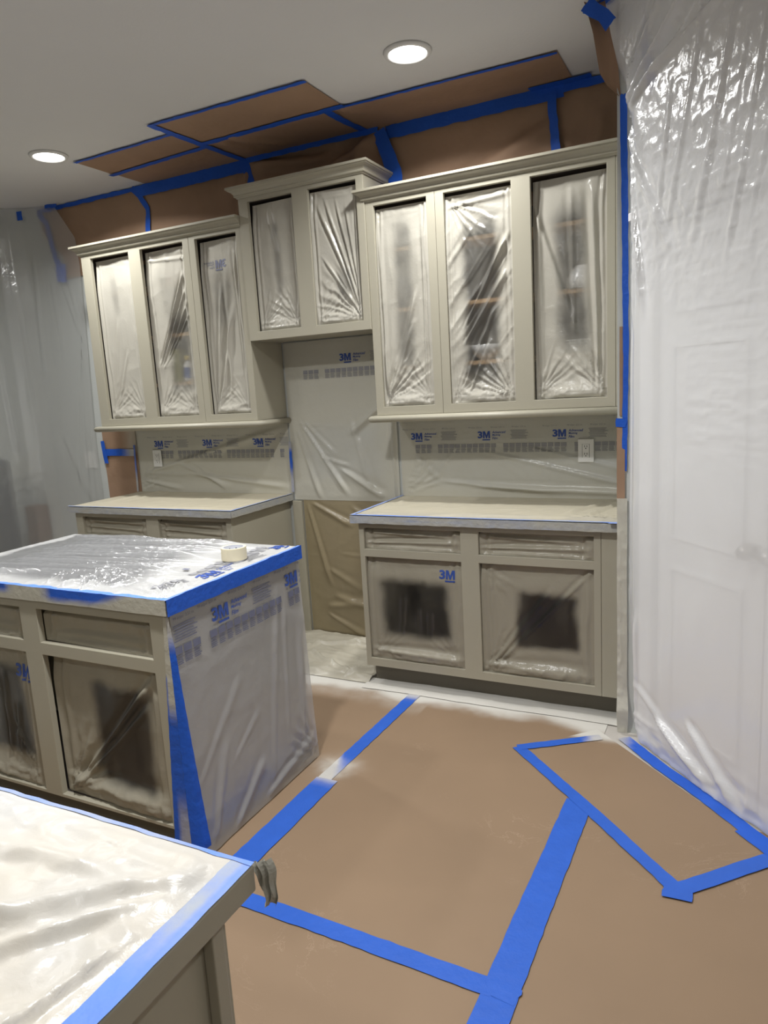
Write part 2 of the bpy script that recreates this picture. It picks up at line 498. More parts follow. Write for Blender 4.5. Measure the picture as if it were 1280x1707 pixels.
# ------------------------------------------------------------------ lettering
_text_cache = {}
def text_mesh(body, shear=0.0, bold=0.0):
    key = (body, shear, bold)
    if key not in _text_cache:
        cu = bpy.data.curves.new('text', 'FONT')
        cu.body = body; cu.size = 1.0; cu.shear = shear; cu.offset = bold; cu.resolution_u = 3
        ob = bpy.data.objects.new('text', cu)
        COL.objects.link(ob)
        dg = bpy.context.evaluated_depsgraph_get()
        me = bpy.data.meshes.new_from_object(ob.evaluated_get(dg))
        vs = np.array([v.co[:] for v in me.vertices]); fs = [tuple(p.vertices) for p in me.polygons]
        bpy.data.objects.remove(ob); bpy.data.curves.remove(cu); bpy.data.meshes.remove(me)
        vs = vs - vs.min(0)
        _text_cache[key] = (vs, fs)
    return _text_cache[key]
class Prints:
    """flat lettering collected in (right, up) metres and laid on a surface with place(r, u) -> xyz"""
    def __init__(self): self.v, self.f = [], []
    def text(self, body, r, u, h, width=None, shear=0.0, bold=0.0, slope=0.0):
        if body == '3M':                       # heavy figure and letter, drawn so that the strokes stay clean
            width = width or 1.75 * h
            self.text('3', r, u, h, width * 0.38, 0, 0.035)
            x0, w_ = r + width * 0.42, width * 0.58
            t = 0.24
            pts = [(0, 0), (t, 0), (t, 0.62), (0.5 - 0.08, 0), (0.5 + 0.08, 0), (1 - t, 0.62), (1 - t, 0), (1, 0), (1, 1), (1 - t - 0.06, 1), (0.5, 0.42), (t + 0.06, 1), (0, 1)]
            b = len(self.v)
            self.v += [(x0 + px * w_, u + py * h) for px, py in pts]
            for f in ((0, 1, 2, 11, 12), (2, 3, 10, 11), (3, 4, 10), (4, 5, 9, 10), (5, 6, 7, 8, 9)):
                self.f.append(tuple(b + i for i in f))
            return
        vs, fs = text_mesh(body, shear, bold)
        sx = sy = h / max(vs[:, 1].max(), 1e-6)
        if width: sx = width / vs[:, 0].max()
        b = len(self.v)
        for x, y, _ in vs: self.v.append((r + x * sx, u + y * sy + slope * x * sx))
        self.f += [tuple(b + i for i in f) for f in fs]
    def rect(self, r, u, wd, h, n=4):
        b = len(self.v)
        for i in range(n + 1): self.v += [(r + wd * i / n, u), (r + wd * i / n, u + h)]
        for i in range(n): self.f.append((b + 2 * i, b + 2 * i + 2, b + 2 * i + 3, b + 2 * i + 1))
    def build(self, name, place, mat, parent, clip=None):
        if not self.v: return None
        me = bpy.data.meshes.new(name)
        R, Up = np.array([q[0] for q in self.v]), np.array([q[1] for q in self.v])
        if clip is not None: R = np.minimum(R, clip)
        me.from_pydata(np.asarray(place(R, Up)).tolist(), [], self.f)
        o = link(name, me, mat, parent)
        o['kind'] = 'stuff'
        return o
def film_print(parent, place, x_logos, z_text, z_blocks, x0, x1, ink, ink2, logo_h=0.045, period=None, clip=None, seed=0, head=True):
    """the repeating print of the masking film: logo, product words, small text, rows of grey blocks"""
    lo, wo, sm, bl = Prints(), Prints(), Prints(), Prints()
    k = logo_h / 0.045
    for x in x_logos:
        lo.text('3M', x, z_text, logo_h, 0.082 * k, bold=0.03)
        lo.rect(x + 0.030 * k, z_text - 0.014 * k, 0.052 * k, 0.008 * k)
        for i, wd in enumerate(('Advanced', 'Masking', 'Film')):
            wo.text(wd, x + 0.096 * k, z_text + 0.030 * k - i * 0.019 * k, 0.0155 * k, shear=0.25, bold=0.012)
        if head:
            sm.text('99 in/po  2,51 m', x - 0.062 * k, z_text + 0.062 * k, 0.0125 * k)
            sm.text('99 in/po  2,51 m', x + 0.088 * k, z_text + 0.062 * k, 0.0125 * k)
            sm.text('99 in/po  2,51 m', x + 0.225 * k, z_text + 0.062 * k, 0.0125 * k)
        for i in range(7):
            sm.rect(x + 0.215 * k + 0.004 * (i % 3), z_text + 0.045 * k - i * 0.0085 * k, (0.105 - 0.012 * (i % 2)) * k, 0.0035 * k)
    rng = np.random.RandomState(seed)
    x = x0
    n = 0
    while x + 0.034 * k < x1:
        if n % 11 not in (3,):
            hh = 0.024 * k
            bl.rect(x, z_blocks - hh, 0.034 * k, hh)
            for i in range(5):
                bl.rect(x, z_blocks - hh - 0.007 * k - i * 0.0062 * k, (0.034 - 0.008 * rng.rand()) * k, 0.0034 * k)
        x += 0.0405 * k; n += 1
    lo.build('printed_logo', place, ink, parent, clip)
    wo.build('printed_words', place, ink, parent, clip)
    sm.build('printed_small_text', place, ink2, parent, clip)
    bl.build('printed_blocks', place, ink2, parent, clip)

# ------------------------------------------------------------------ room shell
def structure(name, o):
    o['kind'] = 'structure'
    return o
XL, XR, YF = -3.72, 4.0, -6.6
structure('floor', box('floor', (XL, XR, YF, 0.0, -0.06, 0.0), M['floor'], bev=0))
structure('ceiling', box('ceiling', (XL, XR, YF, 0.0, CEIL, CEIL + 0.06), M['ceiling'], bev=0))
structure('wall_back', box('wall_back', (XL, XR, 0.0, 0.1, 0.0, CEIL), M['wall'], bev=0))
structure('wall_left', box('wall_left', (XL - 0.1, XL, YF, 0.0, 0.0, CEIL), M['wall'], bev=0))
structure('wall_front', box('wall_front', (XL, XR, YF - 0.1, YF, 0.0, CEIL), M['wall_room'], bev=0))
structure('wall_right', box('wall_right', (XR, XR + 0.1, YF, -2.2, 0.0, CEIL), M['wall_room'], bev=0))
structure('wall_right_return', box('wall_right_return', (2.26, XR, -2.2, -2.1, 0.0, CEIL), M['wall_room'], bev=0))
structure('wall_stub', box('wall_stub', (0.888, 0.985, -0.69, 0.0, 0.0, CEIL), M['wall'], bev=0))
# the diagonal pantry wall: local s along the wall, n towards the room
D_ = Vector((0.674, -0.739, 0)).normalized()
DN = Vector((D_.y, -D_.x, 0))          # towards the room
DP = Vector((0.955, -0.66, 0))
def diag(s, n, z): return tuple(DP + D_ * s + DN * n + Vector((0, 0, z)))
def diag_boxes(name, bl, mat, parent=None, bev=0.0):
    bm = bmesh.new()
    for b in bl: bm_box(bm, *b, bev=bev)
    mtx = Matrix(((D_.x, DN.x, 0, DP.x), (D_.y, DN.y, 0, DP.y), (0, 0, 1, 0), (0, 0, 0, 1)))
    bm.transform(mtx)
    return from_bm(bm, name, mat, parent)
structure('wall_corner', diag_boxes('wall_corner', [(0.0, 0.13, -0.1, 0.0, 0, CEIL), (1.23, 2.15, -0.1, 0.0, 0, CEIL), (0.13, 1.23, -0.1, 0.0, 2.08, CEIL)], M['white_trim']))
door = structure('door_1', diag_boxes('door_1', [(0.13, 1.23, -0.06, -0.03, 0.0, 2.08)], M['white_trim']))
for k, s0 in enumerate((0.135, 0.685)):
    leaf = diag_boxes('door_leaf', [(s0, s0 + 0.54, -0.03, -0.008, 0.01, 2.07)], M['white_trim'], door, 0.002)
    for (z0, z1) in ((0.16, 0.78), (0.92, 1.62), (1.76, 1.98)):
        diag_boxes('door_panel', [(s0 + 0.10, s0 + 0.44, -0.012, -0.003, z0, z1)], M['white_trim'], leaf, 0.003)
        diag_boxes('panel_molding', [(s0 + 0.085, s0 + 0.10, -0.012, 0.006, z0 - 0.015, z1 + 0.015), (s0 + 0.44, s0 + 0.455, -0.012, 0.006, z0 - 0.015, z1 + 0.015),
                                     (s0 + 0.10, s0 + 0.44, -0.012, 0.006, z0 - 0.015, z0), (s0 + 0.10, s0 + 0.44, -0.012, 0.006, z1, z1 + 0.015)], M['white_trim'], leaf, 0.002)
for s in (0.632, 0.728):
    bm = bmesh.new()
    bmesh.ops.create_uvsphere(bm, u_segments=16, v_segments=10, radius=0.027)
    bm.transform(Matrix.Translation(Vector(diag(s, 0.035, 0.935))))
    kn = from_bm(bm, 'door_knob', M['metal'], door, True)
    diag_boxes('knob_plate', [(s - 0.025, s + 0.025, -0.01, 0.012, 0.91, 0.96)], M['metal'], door, 0.003)
structure('trim_1', diag_boxes('trim_1', [(0.05, 0.13, 0.0, 0.02, 0, 2.08), (1.23, 1.31, 0.0, 0.02, 0, 2.08), (0.04, 1.32, 0.0, 0.025, 2.08, 2.105), (0.02, 1.34, 0.0, 0.052, 2.105, 2.135)], M['white_trim'], None, 0.003))

# ------------------------------------------------------------------ downlights
for i, ((x, y, lab), pw) in enumerate(zip(LIGHTS, LAMP_POWER)):
    t = thing('ceiling_downlight', lab, 'downlight', (x, y, CEIL), 'round recessed downlights')
    lathe('trim_ring', [(0.078, -0.004), (0.082, -0.012), (0.098, -0.009), (0.102, 0.0), (0.078, 0.0)], (x, y, CEIL - 0.001), M['lamp_trim'], t, 40)
    lathe('lens', [(0.0, -0.006), (0.04, -0.0062), (0.0785, -0.005)], (x, y, CEIL - 0.001), M['lens'], t, 40)
    ld = bpy.data.lights.new('downlight_beam', 'AREA')
    ld.energy = LAMP_W * pw
    ld.color = LIGHT_COLOR
    ld.shape = 'DISK'
    ld.size = 0.15
    ld.spread = math.radians(148)
    lo = bpy.data.objects.new('downlight_beam', ld)
    lo.location = (x, y, CEIL - 0.0085)
    COL.objects.link(lo)
    lo.parent = t
    lo.matrix_parent_inverse = t.matrix_world.inverted()

# ------------------------------------------------------------------ cabinets
FU, FM, FB = -0.31, -0.318, -0.60
ZB, ZT, ZTM = 1.393, 2.465, 2.604
SHELVES = (1.645, 1.94, 2.24)
def wall_cabinet(label, x0, x1, z0, z1, yf, holes, shelves, fill=None):
    t = thing('wall_cabinet', label, 'cabinet', ((x0 + x1) / 2, -0.003, z0), 'painted wall cabinets')
    frame_plate('face_frame', x0, x1, z0, z1, yf, yf + 0.022, holes, M['paint'], t)
    yb = -0.004
    box('side_panel', (x0 + 0.001, x0 + 0.019, yf + 0.022, yb, z0, z1), M['paint'], t)
    xe = x1 if fill is None else fill
    box('side_panel', (xe - 0.019, xe - 0.001, yf + 0.022, yb, z0, z1), M['paint'], t)
    box('bottom_panel', (x0 + 0.019, xe - 0.019, yf + 0.022, yb, z0 + 0.002, z0 + 0.02), M['paint'], t)
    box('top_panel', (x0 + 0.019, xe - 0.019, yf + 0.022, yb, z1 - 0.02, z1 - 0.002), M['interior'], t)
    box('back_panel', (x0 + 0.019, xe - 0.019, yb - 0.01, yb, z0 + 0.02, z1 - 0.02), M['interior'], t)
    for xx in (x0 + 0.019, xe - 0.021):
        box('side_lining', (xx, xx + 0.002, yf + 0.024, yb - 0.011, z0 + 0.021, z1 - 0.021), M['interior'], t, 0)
    for z in shelves:
        box('shelf', (x0 + 0.022, xe - 0.022, yf + 0.088, yb - 0.012, z - 0.02, z), M['shelf'], t)
    return t
Lh = [(-2.3445, -2.0211), (-1.9266, -1.5938), (-1.501, -1.2072)]
Mh = [(-1.1051, -0.8182), (-0.7196, -0.4335)]
Rh = [(-0.3462, -0.0578), (0.0316, 0.3635), (0.4534, 0.7891)]
OB, OT, MB_, MT = 1.4383, 2.4395, 1.8881, 2.5795
SEAM_L, SEAM_R = -1.547, -0.013
XM0, XM1 = -1.165, -0.391
wall_cabinet('greige wall cabinet with two film-covered openings beside the left plastic sheet', -2.4217, SEAM_L - 0.0006, ZB, ZT, FU, [(a, b, OB, OT) for a, b in Lh[:2]], SHELVES)
wall_cabinet('narrow greige wall cabinet with one opening left of the raised middle cabinet', SEAM_L + 0.0006, XM0 - 0.001, ZB, ZT, FU, [(*Lh[2], OB, OT)], SHELVES)
wall_cabinet('short raised greige wall cabinet over the range gap, two openings', XM0, XM1, 1.84, ZTM, FM, [(a, b, MB_, MT) for a, b in Mh], (2.2,))
wall_cabinet('narrow greige wall cabinet with one opening right of the raised middle cabinet', XM1 + 0.001, SEAM_R - 0.0006, ZB, ZT, FU, [(*Rh[0], OB, OT)], SHELVES)
wall_cabinet('wide greige wall cabinet with two openings showing wooden shelves, by the right wall', SEAM_R + 0.0006, 0.826, ZB, ZT, FU, [(a, b, OB, OT) for a, b in Rh[1:]], SHELVES)
tag(box('filler_strip', (0.8275, 0.886, FU, FU + 0.02, ZB, ZT), M['paint']), 'narrow greige filler strip between the right wall cabinet and the wall end', 'filler')

# crown moldings
def crown_profile(zb, h, o):
    p = [(0.0, 0.0), (0.10, 0.0), (0.16, 0.10), (0.30, 0.14), (0.34, 0.24), (0.30, 0.30), (0.36, 0.40), (0.52, 0.55), (0.74, 0.64), (0.86, 0.70), (0.86, 0.76), (1.0, 0.80), (1.0, 1.0), (0.0, 1.0)]
    return [(a * o, zb + b * h) for a, b in p]
CO, CH = 0.047, 0.056
def crown(label, x0, x1, yf, zb, ret_l, ret_r):
    e = 0.0008
    path = []
    if ret_l: path.append((x0 - e, -0.004, -1, 0))
    path.append((x0 - e, yf - e, -1 if ret_l else 0, -1))
    path.append((x1 + e, yf - e, 1 if ret_r else 0, -1))
    if ret_r: path.append((x1 + e, -0.004, 1, 0))
    o = sweep_profile('crown_molding', crown_profile(zb, CH, CO), path, M['paint'])
    return tag(o, label, 'molding', 'painted crown moldings', 'thing')
crown('greige crown molding along the top of the left wall cabinets', -2.4217, XM0 - 0.002, FU, ZT - 0.004, True, False)
crown('greige crown molding wrapping the top of the raised middle cabinet', XM0, XM1, FM, ZTM - 0.004, True, True)
crown('long greige crown molding along the top of the right wall cabinets', XM1 - 0.0, 0.886, FU, ZT - 0.004, True, False)
# half-round light rails
def light_rail(label, x0, x1, yf, zc, ret_l, ret_r):
    r, o = 0.0175, 0.036
    prof = [(-0.012, r), (o - r, r)] + [(o - r + r * math.cos(a), r * math.sin(a)) for a in np.linspace(math.pi / 2, -math.pi / 2, 11)[1:-1]] + [(o - r, -r), (-0.012, -r)]
    prof = [(a, zc + b) for a, b in prof]
    path = []
    if ret_l: path.append((x0, -0.004, -1, 0))
    path.append((x0, yf, -1 if ret_l else 0, -1))
    path.append((x1, yf, 1 if ret_r else 0, -1))
    if ret_r: path.append((x1, -0.004, 1, 0))
    b = sweep_profile('light_rail', prof, path, M['paint'])
    for p in b.data.polygons: p.use_smooth = True
    return tag(b, label, 'molding', 'half-round rails under the wall cabinets', 'thing')
light_rail('pale half-round rail under the left wall cabinets', -2.4217, XM0 - 0.004, FU, 1.3745, True, True)
light_rail('pale half-round rail under the right wall cabinets', XM1 + 0.001, 0.884, FU, 1.3745, True, False)

def base_cabinet(name, label, x0, x1, yf, yb, z1, holes, toe=True, cat='cabinet', toe_x=None, z0=0.109):
    t = thing(name, label, cat, ((x0 + x1) / 2, (yf + yb) / 2, 0))
    frame_plate('face_frame', x0, x1, z0, z1, yf, yf + 0.022, holes, M['paint'], t)
    box('side_panel', (x0 + 0.001, x0 + 0.019, yf + 0.022, yb, z0, z1), M['paint'], t)
    box('side_panel', (x1 - 0.019, x1 - 0.001, yf + 0.022, yb, z0 if toe != 'both' else z0, z1), M['paint'], t)
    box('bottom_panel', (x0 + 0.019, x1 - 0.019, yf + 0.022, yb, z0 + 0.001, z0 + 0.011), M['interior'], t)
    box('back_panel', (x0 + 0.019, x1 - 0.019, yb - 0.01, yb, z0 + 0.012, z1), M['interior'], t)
    box('top_panel', (x0 + 0.019, x1 - 0.019, yf + 0.022, yb - 0.011, z1 - 0.015, z1 - 0.002), M['interior'], t)
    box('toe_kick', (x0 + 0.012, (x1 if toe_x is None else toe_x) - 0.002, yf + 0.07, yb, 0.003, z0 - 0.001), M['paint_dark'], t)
    return t
D1, D2 = (-0.3603, 0.1577), (0.247, 0.7752)
DZ, OZ = (0.7359, 0.8461), (0.1525, 0.6957)
base_cabinet('base_cabinet', 'greige base cabinet with two drawer and two door openings, right of the range gap', -0.3877, 0.806, FB, -0.004, 0.875,
             [(*D1, *DZ), (*D2, *DZ), (*D1, *OZ), (*D2, *OZ)], toe_x=0.886)
tag(box('filler_strip', (0.8075, 0.884, FB, FB + 0.02, 0.109, 0.875), M['paint']), 'greige filler strip between the right base cabinet and the wall end', 'filler')
LD1, LD2 = (-2.369, -1.835), (-1.739, -1.214)
base_cabinet('base_cabinet', 'greige base cabinet left of the range gap, seen past the island', -2.43, -1.1965, FB, -0.004, 0.875,
             [(*LD1, *DZ), (LD2[0], LD2[1] - 0.02, *DZ), (*LD1, *OZ), (LD2[0], LD2[1] - 0.02, *OZ)])
IF = -2.095
ID2, ID1, ID0 = (-0.886, -0.350), (-1.50, -0.975), None
IDZ, IOZ = (0.713, 0.838), (0.122, 0.667)
isl = base_cabinet('kitchen_island', 'kitchen island with masked drawer and door openings and a film-wrapped end', -1.555, -0.276, IF, -1.345, 0.882,
             [(*ID1, *IDZ), (*ID2, *IDZ), (*ID1, *IOZ), (*ID2, *IOZ)], cat='island')

# ------------------------------------------------------------------ worktops
def worktop(label, b, mat):
    o = box('worktop', b, mat, None, 0.003)
    return tag(o, label, 'countertop')
worktop('worktop under painted film on the right base cabinet', (-0.417, 0.884, -0.632, -0.004, 0.876, 0.911), M['stone_pale'])
worktop('worktop under painted film on the left base cabinet', (-2.4578, -1.1665, -0.632, -0.004, 0.876, 0.911), M['stone_pale'])
worktop('dark worktop under clear wrinkled film on the island', (-1.575, -0.262, -2.103, -1.325, 0.883, 0.917), M['stone'])

# peninsula in the foreground
PX, PY = 0.755, -3.022
pen = thing('peninsula_cabinet', 'greige end of the peninsula cabinet in the near left corner', 'cabinet', (0.0, -3.4, 0))
bm = bmesh.new()
bm_box(bm, -1.6, 0.718, -3.9, -3.05, 0.10, 0.878, 0)
from_bm(bm, 'body', M['paint'], pen)
box('end_stile', (0.7185, 0.736, -3.145 + 0.05, -3.0725 + 0.0, 0.10, 0.878), M['paint'], pen, 0.002)
box('end_stile', (0.7185, 0.736, -3.9, -3.8, 0.10, 0.878), M['paint'], pen, 0.002)
box('end_rail', (0.7185, 0.734, -3.8, -3.0955, 0.10, 0.18), M['paint'], pen, 0.002)
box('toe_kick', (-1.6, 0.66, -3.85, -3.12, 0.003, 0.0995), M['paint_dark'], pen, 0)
o = box('worktop', (-1.65, PX, -3.95, PY, 0.879, 0.9175), M['paint'], None, 0.003)
tag(o, 'worktop edge sprayed greige on the near peninsula', 'countertop')

# ------------------------------------------------------------------ films in the cabinet openings
def opening_film(label, hole, yf, seed, folds=(), fans=(), win=None, mat=None, base_p=0.93, nu=66, nv=140, depth=(0.030, 0.016), bottom=0.10, crumple=0.004,
                 top_gap=0.014, streaks=None):
    x0, x1, z0, z1 = hole
    e = 0.0015
    W, H = x1 - x0 - 2 * e, z1 - z0 - 2 * e - top_gap
    dl, dr = depth
    bt = bottom * min(1, 0.9)
    def disp(u, v, a, b):
        d = -(dl * (1 - sstep(0, 0.9, u)) + dr * sstep(0, 0.9, u))             # taped deeper on the left jamb
        d -= 0.014 * sstep(0.80, 1.0, v)                                          # and deeper at the top
        d -= 0.016 * np.sin(np.pi * u) ** 0.7 * np.sin(np.pi * v) ** 0.5          # sucked in at the middle
        n = crumple * (ridged(a * 9, b * 5, seed) - 0.5)
        n += 0.006 * (fbm(a * 5, b * 3, seed + 5) - 0.5)
        edge = np.exp(-((u - 0.07) / 0.05) ** 2) + np.exp(-((u - 0.93) / 0.05) ** 2)
        n += 0.006 * edge * np.sin((u * 60 + 3 * vnoise(b * 5, a * 9, seed + 2)) * 1.0)
        bot = 1 - sstep(bt * 0.25, bt, b)
        n += bot * (0.015 * (ridged(a * 16 + 2 * fbm(a * 9, b * 9, seed + 3), b * 34, seed + 9, 3) - 0.3))
        n += bot * 0.012 * np.sin(np.pi * u)
        tp = sstep(H - 0.08, H - 0.01, b)
        n += tp * 0.006 * (ridged(a * 10, b * 26, seed + 13) - 0.4)
        for (p, q, wd, am) in folds:
            n += fold(a, b, (p[0] * W, p[1] * H), (q[0] * W, q[1] * H), wd, am)
        for (c, a0, a1, k, am, r1) in fans:
            n += fan(a, b, (c[0] * W, c[1] * H), a0, a1, k, am, r1, seed + 21)
        if streaks:
            ang, am, fr = streaks
            ca, sa = math.cos(math.radians(ang)), math.sin(math.radians(ang))
            s = -a * sa + b * ca; tt = a * ca + b * sa
            n += am * (ridged(s * fr, tt * 2.2, seed + 31, 2) - 0.4) * sstep(0.05, 0.3, v) * (1 - sstep(0.75, 0.95, v))
        pin = np.minimum(np.minimum(u, 1 - u) * W, np.minimum(v, 1 - v) * H)
        n *= sstep(0.0, 0.012, pin) * 0.93 + 0.07
        return d + n
    def paint(u, v, a, b):
        p = np.full_like(u, base_p)
        for wn in (win or ()):
            u0, u1, v0, v1, pin_, so, sk = wn
            wob = 0.10 * (fbm(a * 10, b * 6, seed + 41) - 0.5)
            uu = u + sk * (v - 0.5) + wob
            vv = v + wob * 0.6
            m = sstep(u0 - so, u0 + so, uu) * (1 - sstep(u1 - so, u1 + so, uu)) * sstep(v0 - so * 0.8, v0 + so * 0.8, vv) * (1 - sstep(v1 - so * 0.8, v1 + so * 0.8, vv))
            p = p + (pin_ + 0.16 * (fbm(a * 16, b * 6, seed + 43) - 0.5) - base_p) * m
        return p
    o = sheet('masking_film', (x0 + e, yf, z0 + e), (1, 0, 0), (0, 0, 1), W, H, nu, nv, mat or M['film_open'], disp, paint)
    return tag(o, label, 'masking film', 'masking film in cabinet openings')
h = lambda r, z0, z1: (r[0], r[1], z0, z1)
TB = ((0.03, 0.02), 20, 80, 11, 0.006, 0.30)     # fan from the lower left corner
BRc = ((0.97, 0.02), 100, 165, 11, 0.006, 0.30)  # fan from the lower right corner
opening_film('smooth painted film in the leftmost wall cabinet opening', h(Lh[0], OB, OT), FU, 1, folds=[((0.10, 0.03), (0.42, 0.62), 0.010, 0.006), ((0.15, 0.03), (0.6, 0.42), 0.010, 0.007)],
             fans=[TB, BRc], win=[(0.36, 0.52, 0.66, 0.88, 0.66, 0.06, 0.05)])
opening_film('heavily creased film with a diagonal fold, second wall cabinet opening from left', h(Lh[1], OB, OT), FU, 2,
             folds=[((0.14, 0.34), (0.90, 0.84), 0.010, 0.018), ((0.17, 0.33), (0.92, 0.75), 0.007, 0.012), ((0.2, 0.31), (0.94, 0.67), 0.006, 0.010), ((0.22, 0.31), (0.95, 0.60), 0.006, 0.008), ((0.03, 0.95), (0.97, 0.93), 0.010, 0.012)],
             fans=[TB, BRc, ((0.97, 0.96), 185, 265, 8, 0.012, 0.4)], win=[(0.42, 0.90, 0.16, 0.60, 0.22, 0.09, -0.12), (0.35, 0.75, 0.62, 0.88, 0.72, 0.1, 0.1)], crumple=0.008)
opening_film('film with faint reversed print in the third wall cabinet opening from left', h(Lh[2], OB, OT), FU, 3,
             folds=[((0.18, 0.04), (0.72, 0.62), 0.016, 0.014), ((0.12, 0.04), (0.45, 0.75), 0.012, 0.012), ((0.5, 0.1), (0.62, 0.85), 0.018, 0.012), ((0.9, 0.2), (0.86, 0.9), 0.008, 0.012)],
             fans=[TB, BRc], win=[(0.26, 0.66, 0.5, 0.84, 0.52, 0.14, -0.1)])
opening_film('film with a dark vertical smear in the left opening over the range gap', h(Mh[0], MB_, MT), FM, 4,
             folds=[((0.35, 0.95), (0.5, 0.6), 0.012, 0.005)], fans=[TB, ((0.97, 0.02), 100, 165, 12, 0.010, 0.3)], win=[(0.42, 0.56, 0.28, 0.84, 0.50, 0.07, 0.06)], nv=110, depth=(0.03, 0.018))
opening_film('film with folds gathered to the lower right in the opening over the range gap', h(Mh[1], MB_, MT), FM, 5,
             folds=[((0.96, 0.05), (0.14, 0.90), 0.008, 0.010), ((0.97, 0.05), (0.30, 0.92), 0.007, 0.010), ((0.98, 0.06), (0.52, 0.90), 0.006, 0.008), ((0.96, 0.03), (0.20, 0.50), 0.006, 0.008), ((0.95, 0.03), (0.45, 0.40), 0.006, 0.006), ((0.97, 0.1), (0.72, 0.85), 0.007, 0.006)],
             fans=[((0.97, 0.02), 95, 175, 14, 0.012, 0.4), TB], win=[(0.45, 0.75, 0.2, 0.42, 0.55, 0.08, 0.0), (0.6, 0.85, 0.5, 0.75, 0.7, 0.1, 0.2)], nv=110, depth=(0.012, 0.018))
opening_film('translucent film in the first wall cabinet opening right of the range gap', h(Rh[0], OB, OT), FU, 6,
             folds=[((0.10, 0.04), (0.72, 0.58), 0.012, 0.014), ((0.12, 0.04), (0.62, 0.42), 0.010, 0.012), ((0.08, 0.05), (0.05, 0.9), 0.010, 0.014), ((0.85, 0.1), (0.9, 0.9), 0.010, 0.012)],
             fans=[((0.03, 0.02), 20, 85, 12, 0.013, 0.4), BRc], win=[(0.32, 0.62, 0.2, 0.9, 0.46, 0.08, 0.02)], crumple=0.006, depth=(0.014, 0.012))
opening_film('clear streaked film showing wooden shelves, middle opening of right wall cabinets', h(Rh[1], OB, OT), FU, 7,
             folds=[((0.25, 0.38), (0.93, 0.78), 0.012, 0.018), ((0.25, 0.30), (0.9, 0.62), 0.011, 0.016), ((0.22, 0.1), (0.7, 0.45), 0.010, 0.014), ((0.3, 0.06), (0.62, 0.3), 0.01, 0.014), ((0.05, 0.95), (0.95, 0.97), 0.012, 0.012)],
             fans=[((0.97, 0.02), 95, 175, 14, 0.013, 0.34), ((0.04, 0.98), -80, -10, 10, 0.012, 0.35), TB], win=[(0.26, 0.76, 0.12, 0.86, 0.13, 0.09, 0.0)], streaks=(52, 0.014, 16), depth=(0.012, 0.010))
opening_film('film with a hazy strip showing shelves in the rightmost wall cabinet opening', h(Rh[2], OB, OT), FU, 8,
             folds=[((0.04, 0.86), (0.62, 0.25), 0.016, 0.012), ((0.88, 0.06), (0.80, 0.95), 0.014, 0.016), ((0.06, 0.1), (0.05, 0.9), 0.012, 0.014), ((0.55, 0.3), (0.52, 0.95), 0.012, 0.008)],
             fans=[((0.97, 0.02), 95, 150, 9, 0.014, 0.34), TB], win=[(0.34, 0.72, 0.22, 0.86, 0.22, 0.10, 0.14)], depth=(0.034, 0.022))
# lower openings
fl = M['film_open_low']
opening_film('film with a dark window and vertical glints, left door opening of right base cabinet', h(D1, *OZ), FB, 11, win=[(0.14, 0.84, 0.24, 0.78, 0.06, 0.07, 0.03)],
             folds=[((0.34, 0.25), (0.38, 0.62), 0.006, 0.010), ((0.52, 0.25), (0.53, 0.52), 0.006, 0.010), ((0.64, 0.25), (0.66, 0.5), 0.006, 0.010), ((0.05, 0.09), (0.95, 0.07), 0.016, 0.016)],
             fans=[TB, BRc], mat=fl, nu=64, nv=64, depth=(0.014, 0.010), top_gap=0.004)
opening_film('film with a dark square and diagonal folds, right door opening of right base cabinet', h(D2, *OZ), FB, 12, win=[(0.32, 0.87, 0.26, 0.75, 0.02, 0.05, -0.02)],
             folds=[((0.06, 0.05), (0.62, 0.78), 0.010, 0.010), ((0.10, 0.05), (0.97, 0.97), 0.008, 0.012), ((0.05, 0.08), (0.95, 0.06), 0.02, 0.012)],
             fans=[((0.02, 0.02), 20, 80, 12, 0.010, 0.3), ((0.98, 0.98), 185, 265, 10, 0.008, 0.3), ((0.02, 0.98), -80, -10, 8, 0.008, 0.25)], mat=fl, nu=64, nv=64, depth=(0.016, 0.012), top_gap=0.004)
for hh, lab, sd in ((D1, 'painted crinkled film in the left drawer opening of right base cabinet', 13), (D2, 'painted crinkled film in the right drawer opening of right base cabinet', 14)):
    opening_film(lab, h(hh, *DZ), FB, sd, folds=[((0.03, 0.3), (0.97, 0.42), 0.012, 0.012), ((0.1, 0.8), (0.9, 0.65), 0.01, 0.008)], mat=fl, nu=80, nv=24, depth=(0.016, 0.010), bottom=0.02, crumple=0.008, base_p=0.97, top_gap=0.003)
for hh, lab, sd in ((LD1, 'painted crinkled film in the left drawer opening of left base cabinet', 15), ((LD2[0], LD2[1] - 0.02), 'painted crinkled film in the right drawer opening of left base cabinet', 16)):
    opening_film(lab, h(hh, *DZ), FB, sd, folds=[((0.03, 0.45), (0.97, 0.3), 0.012, 0.014), ((0.1, 0.8), (0.9, 0.65), 0.01, 0.008)], mat=fl, nu=80, nv=24, depth=(0.018, 0.010), bottom=0.02, crumple=0.008, base_p=0.97, top_gap=0.003)
for hh, lab, sd in ((LD1, 'painted film in the left door opening of left base cabinet', 17), ((LD2[0], LD2[1] - 0.02), 'painted film in the right door opening of left base cabinet', 18)):
    opening_film(lab, h(hh, *OZ), FB, sd, mat=fl, nu=32, nv=32, win=[(0.3, 0.8, 0.25, 0.75, 0.1, 0.06, 0.0)])
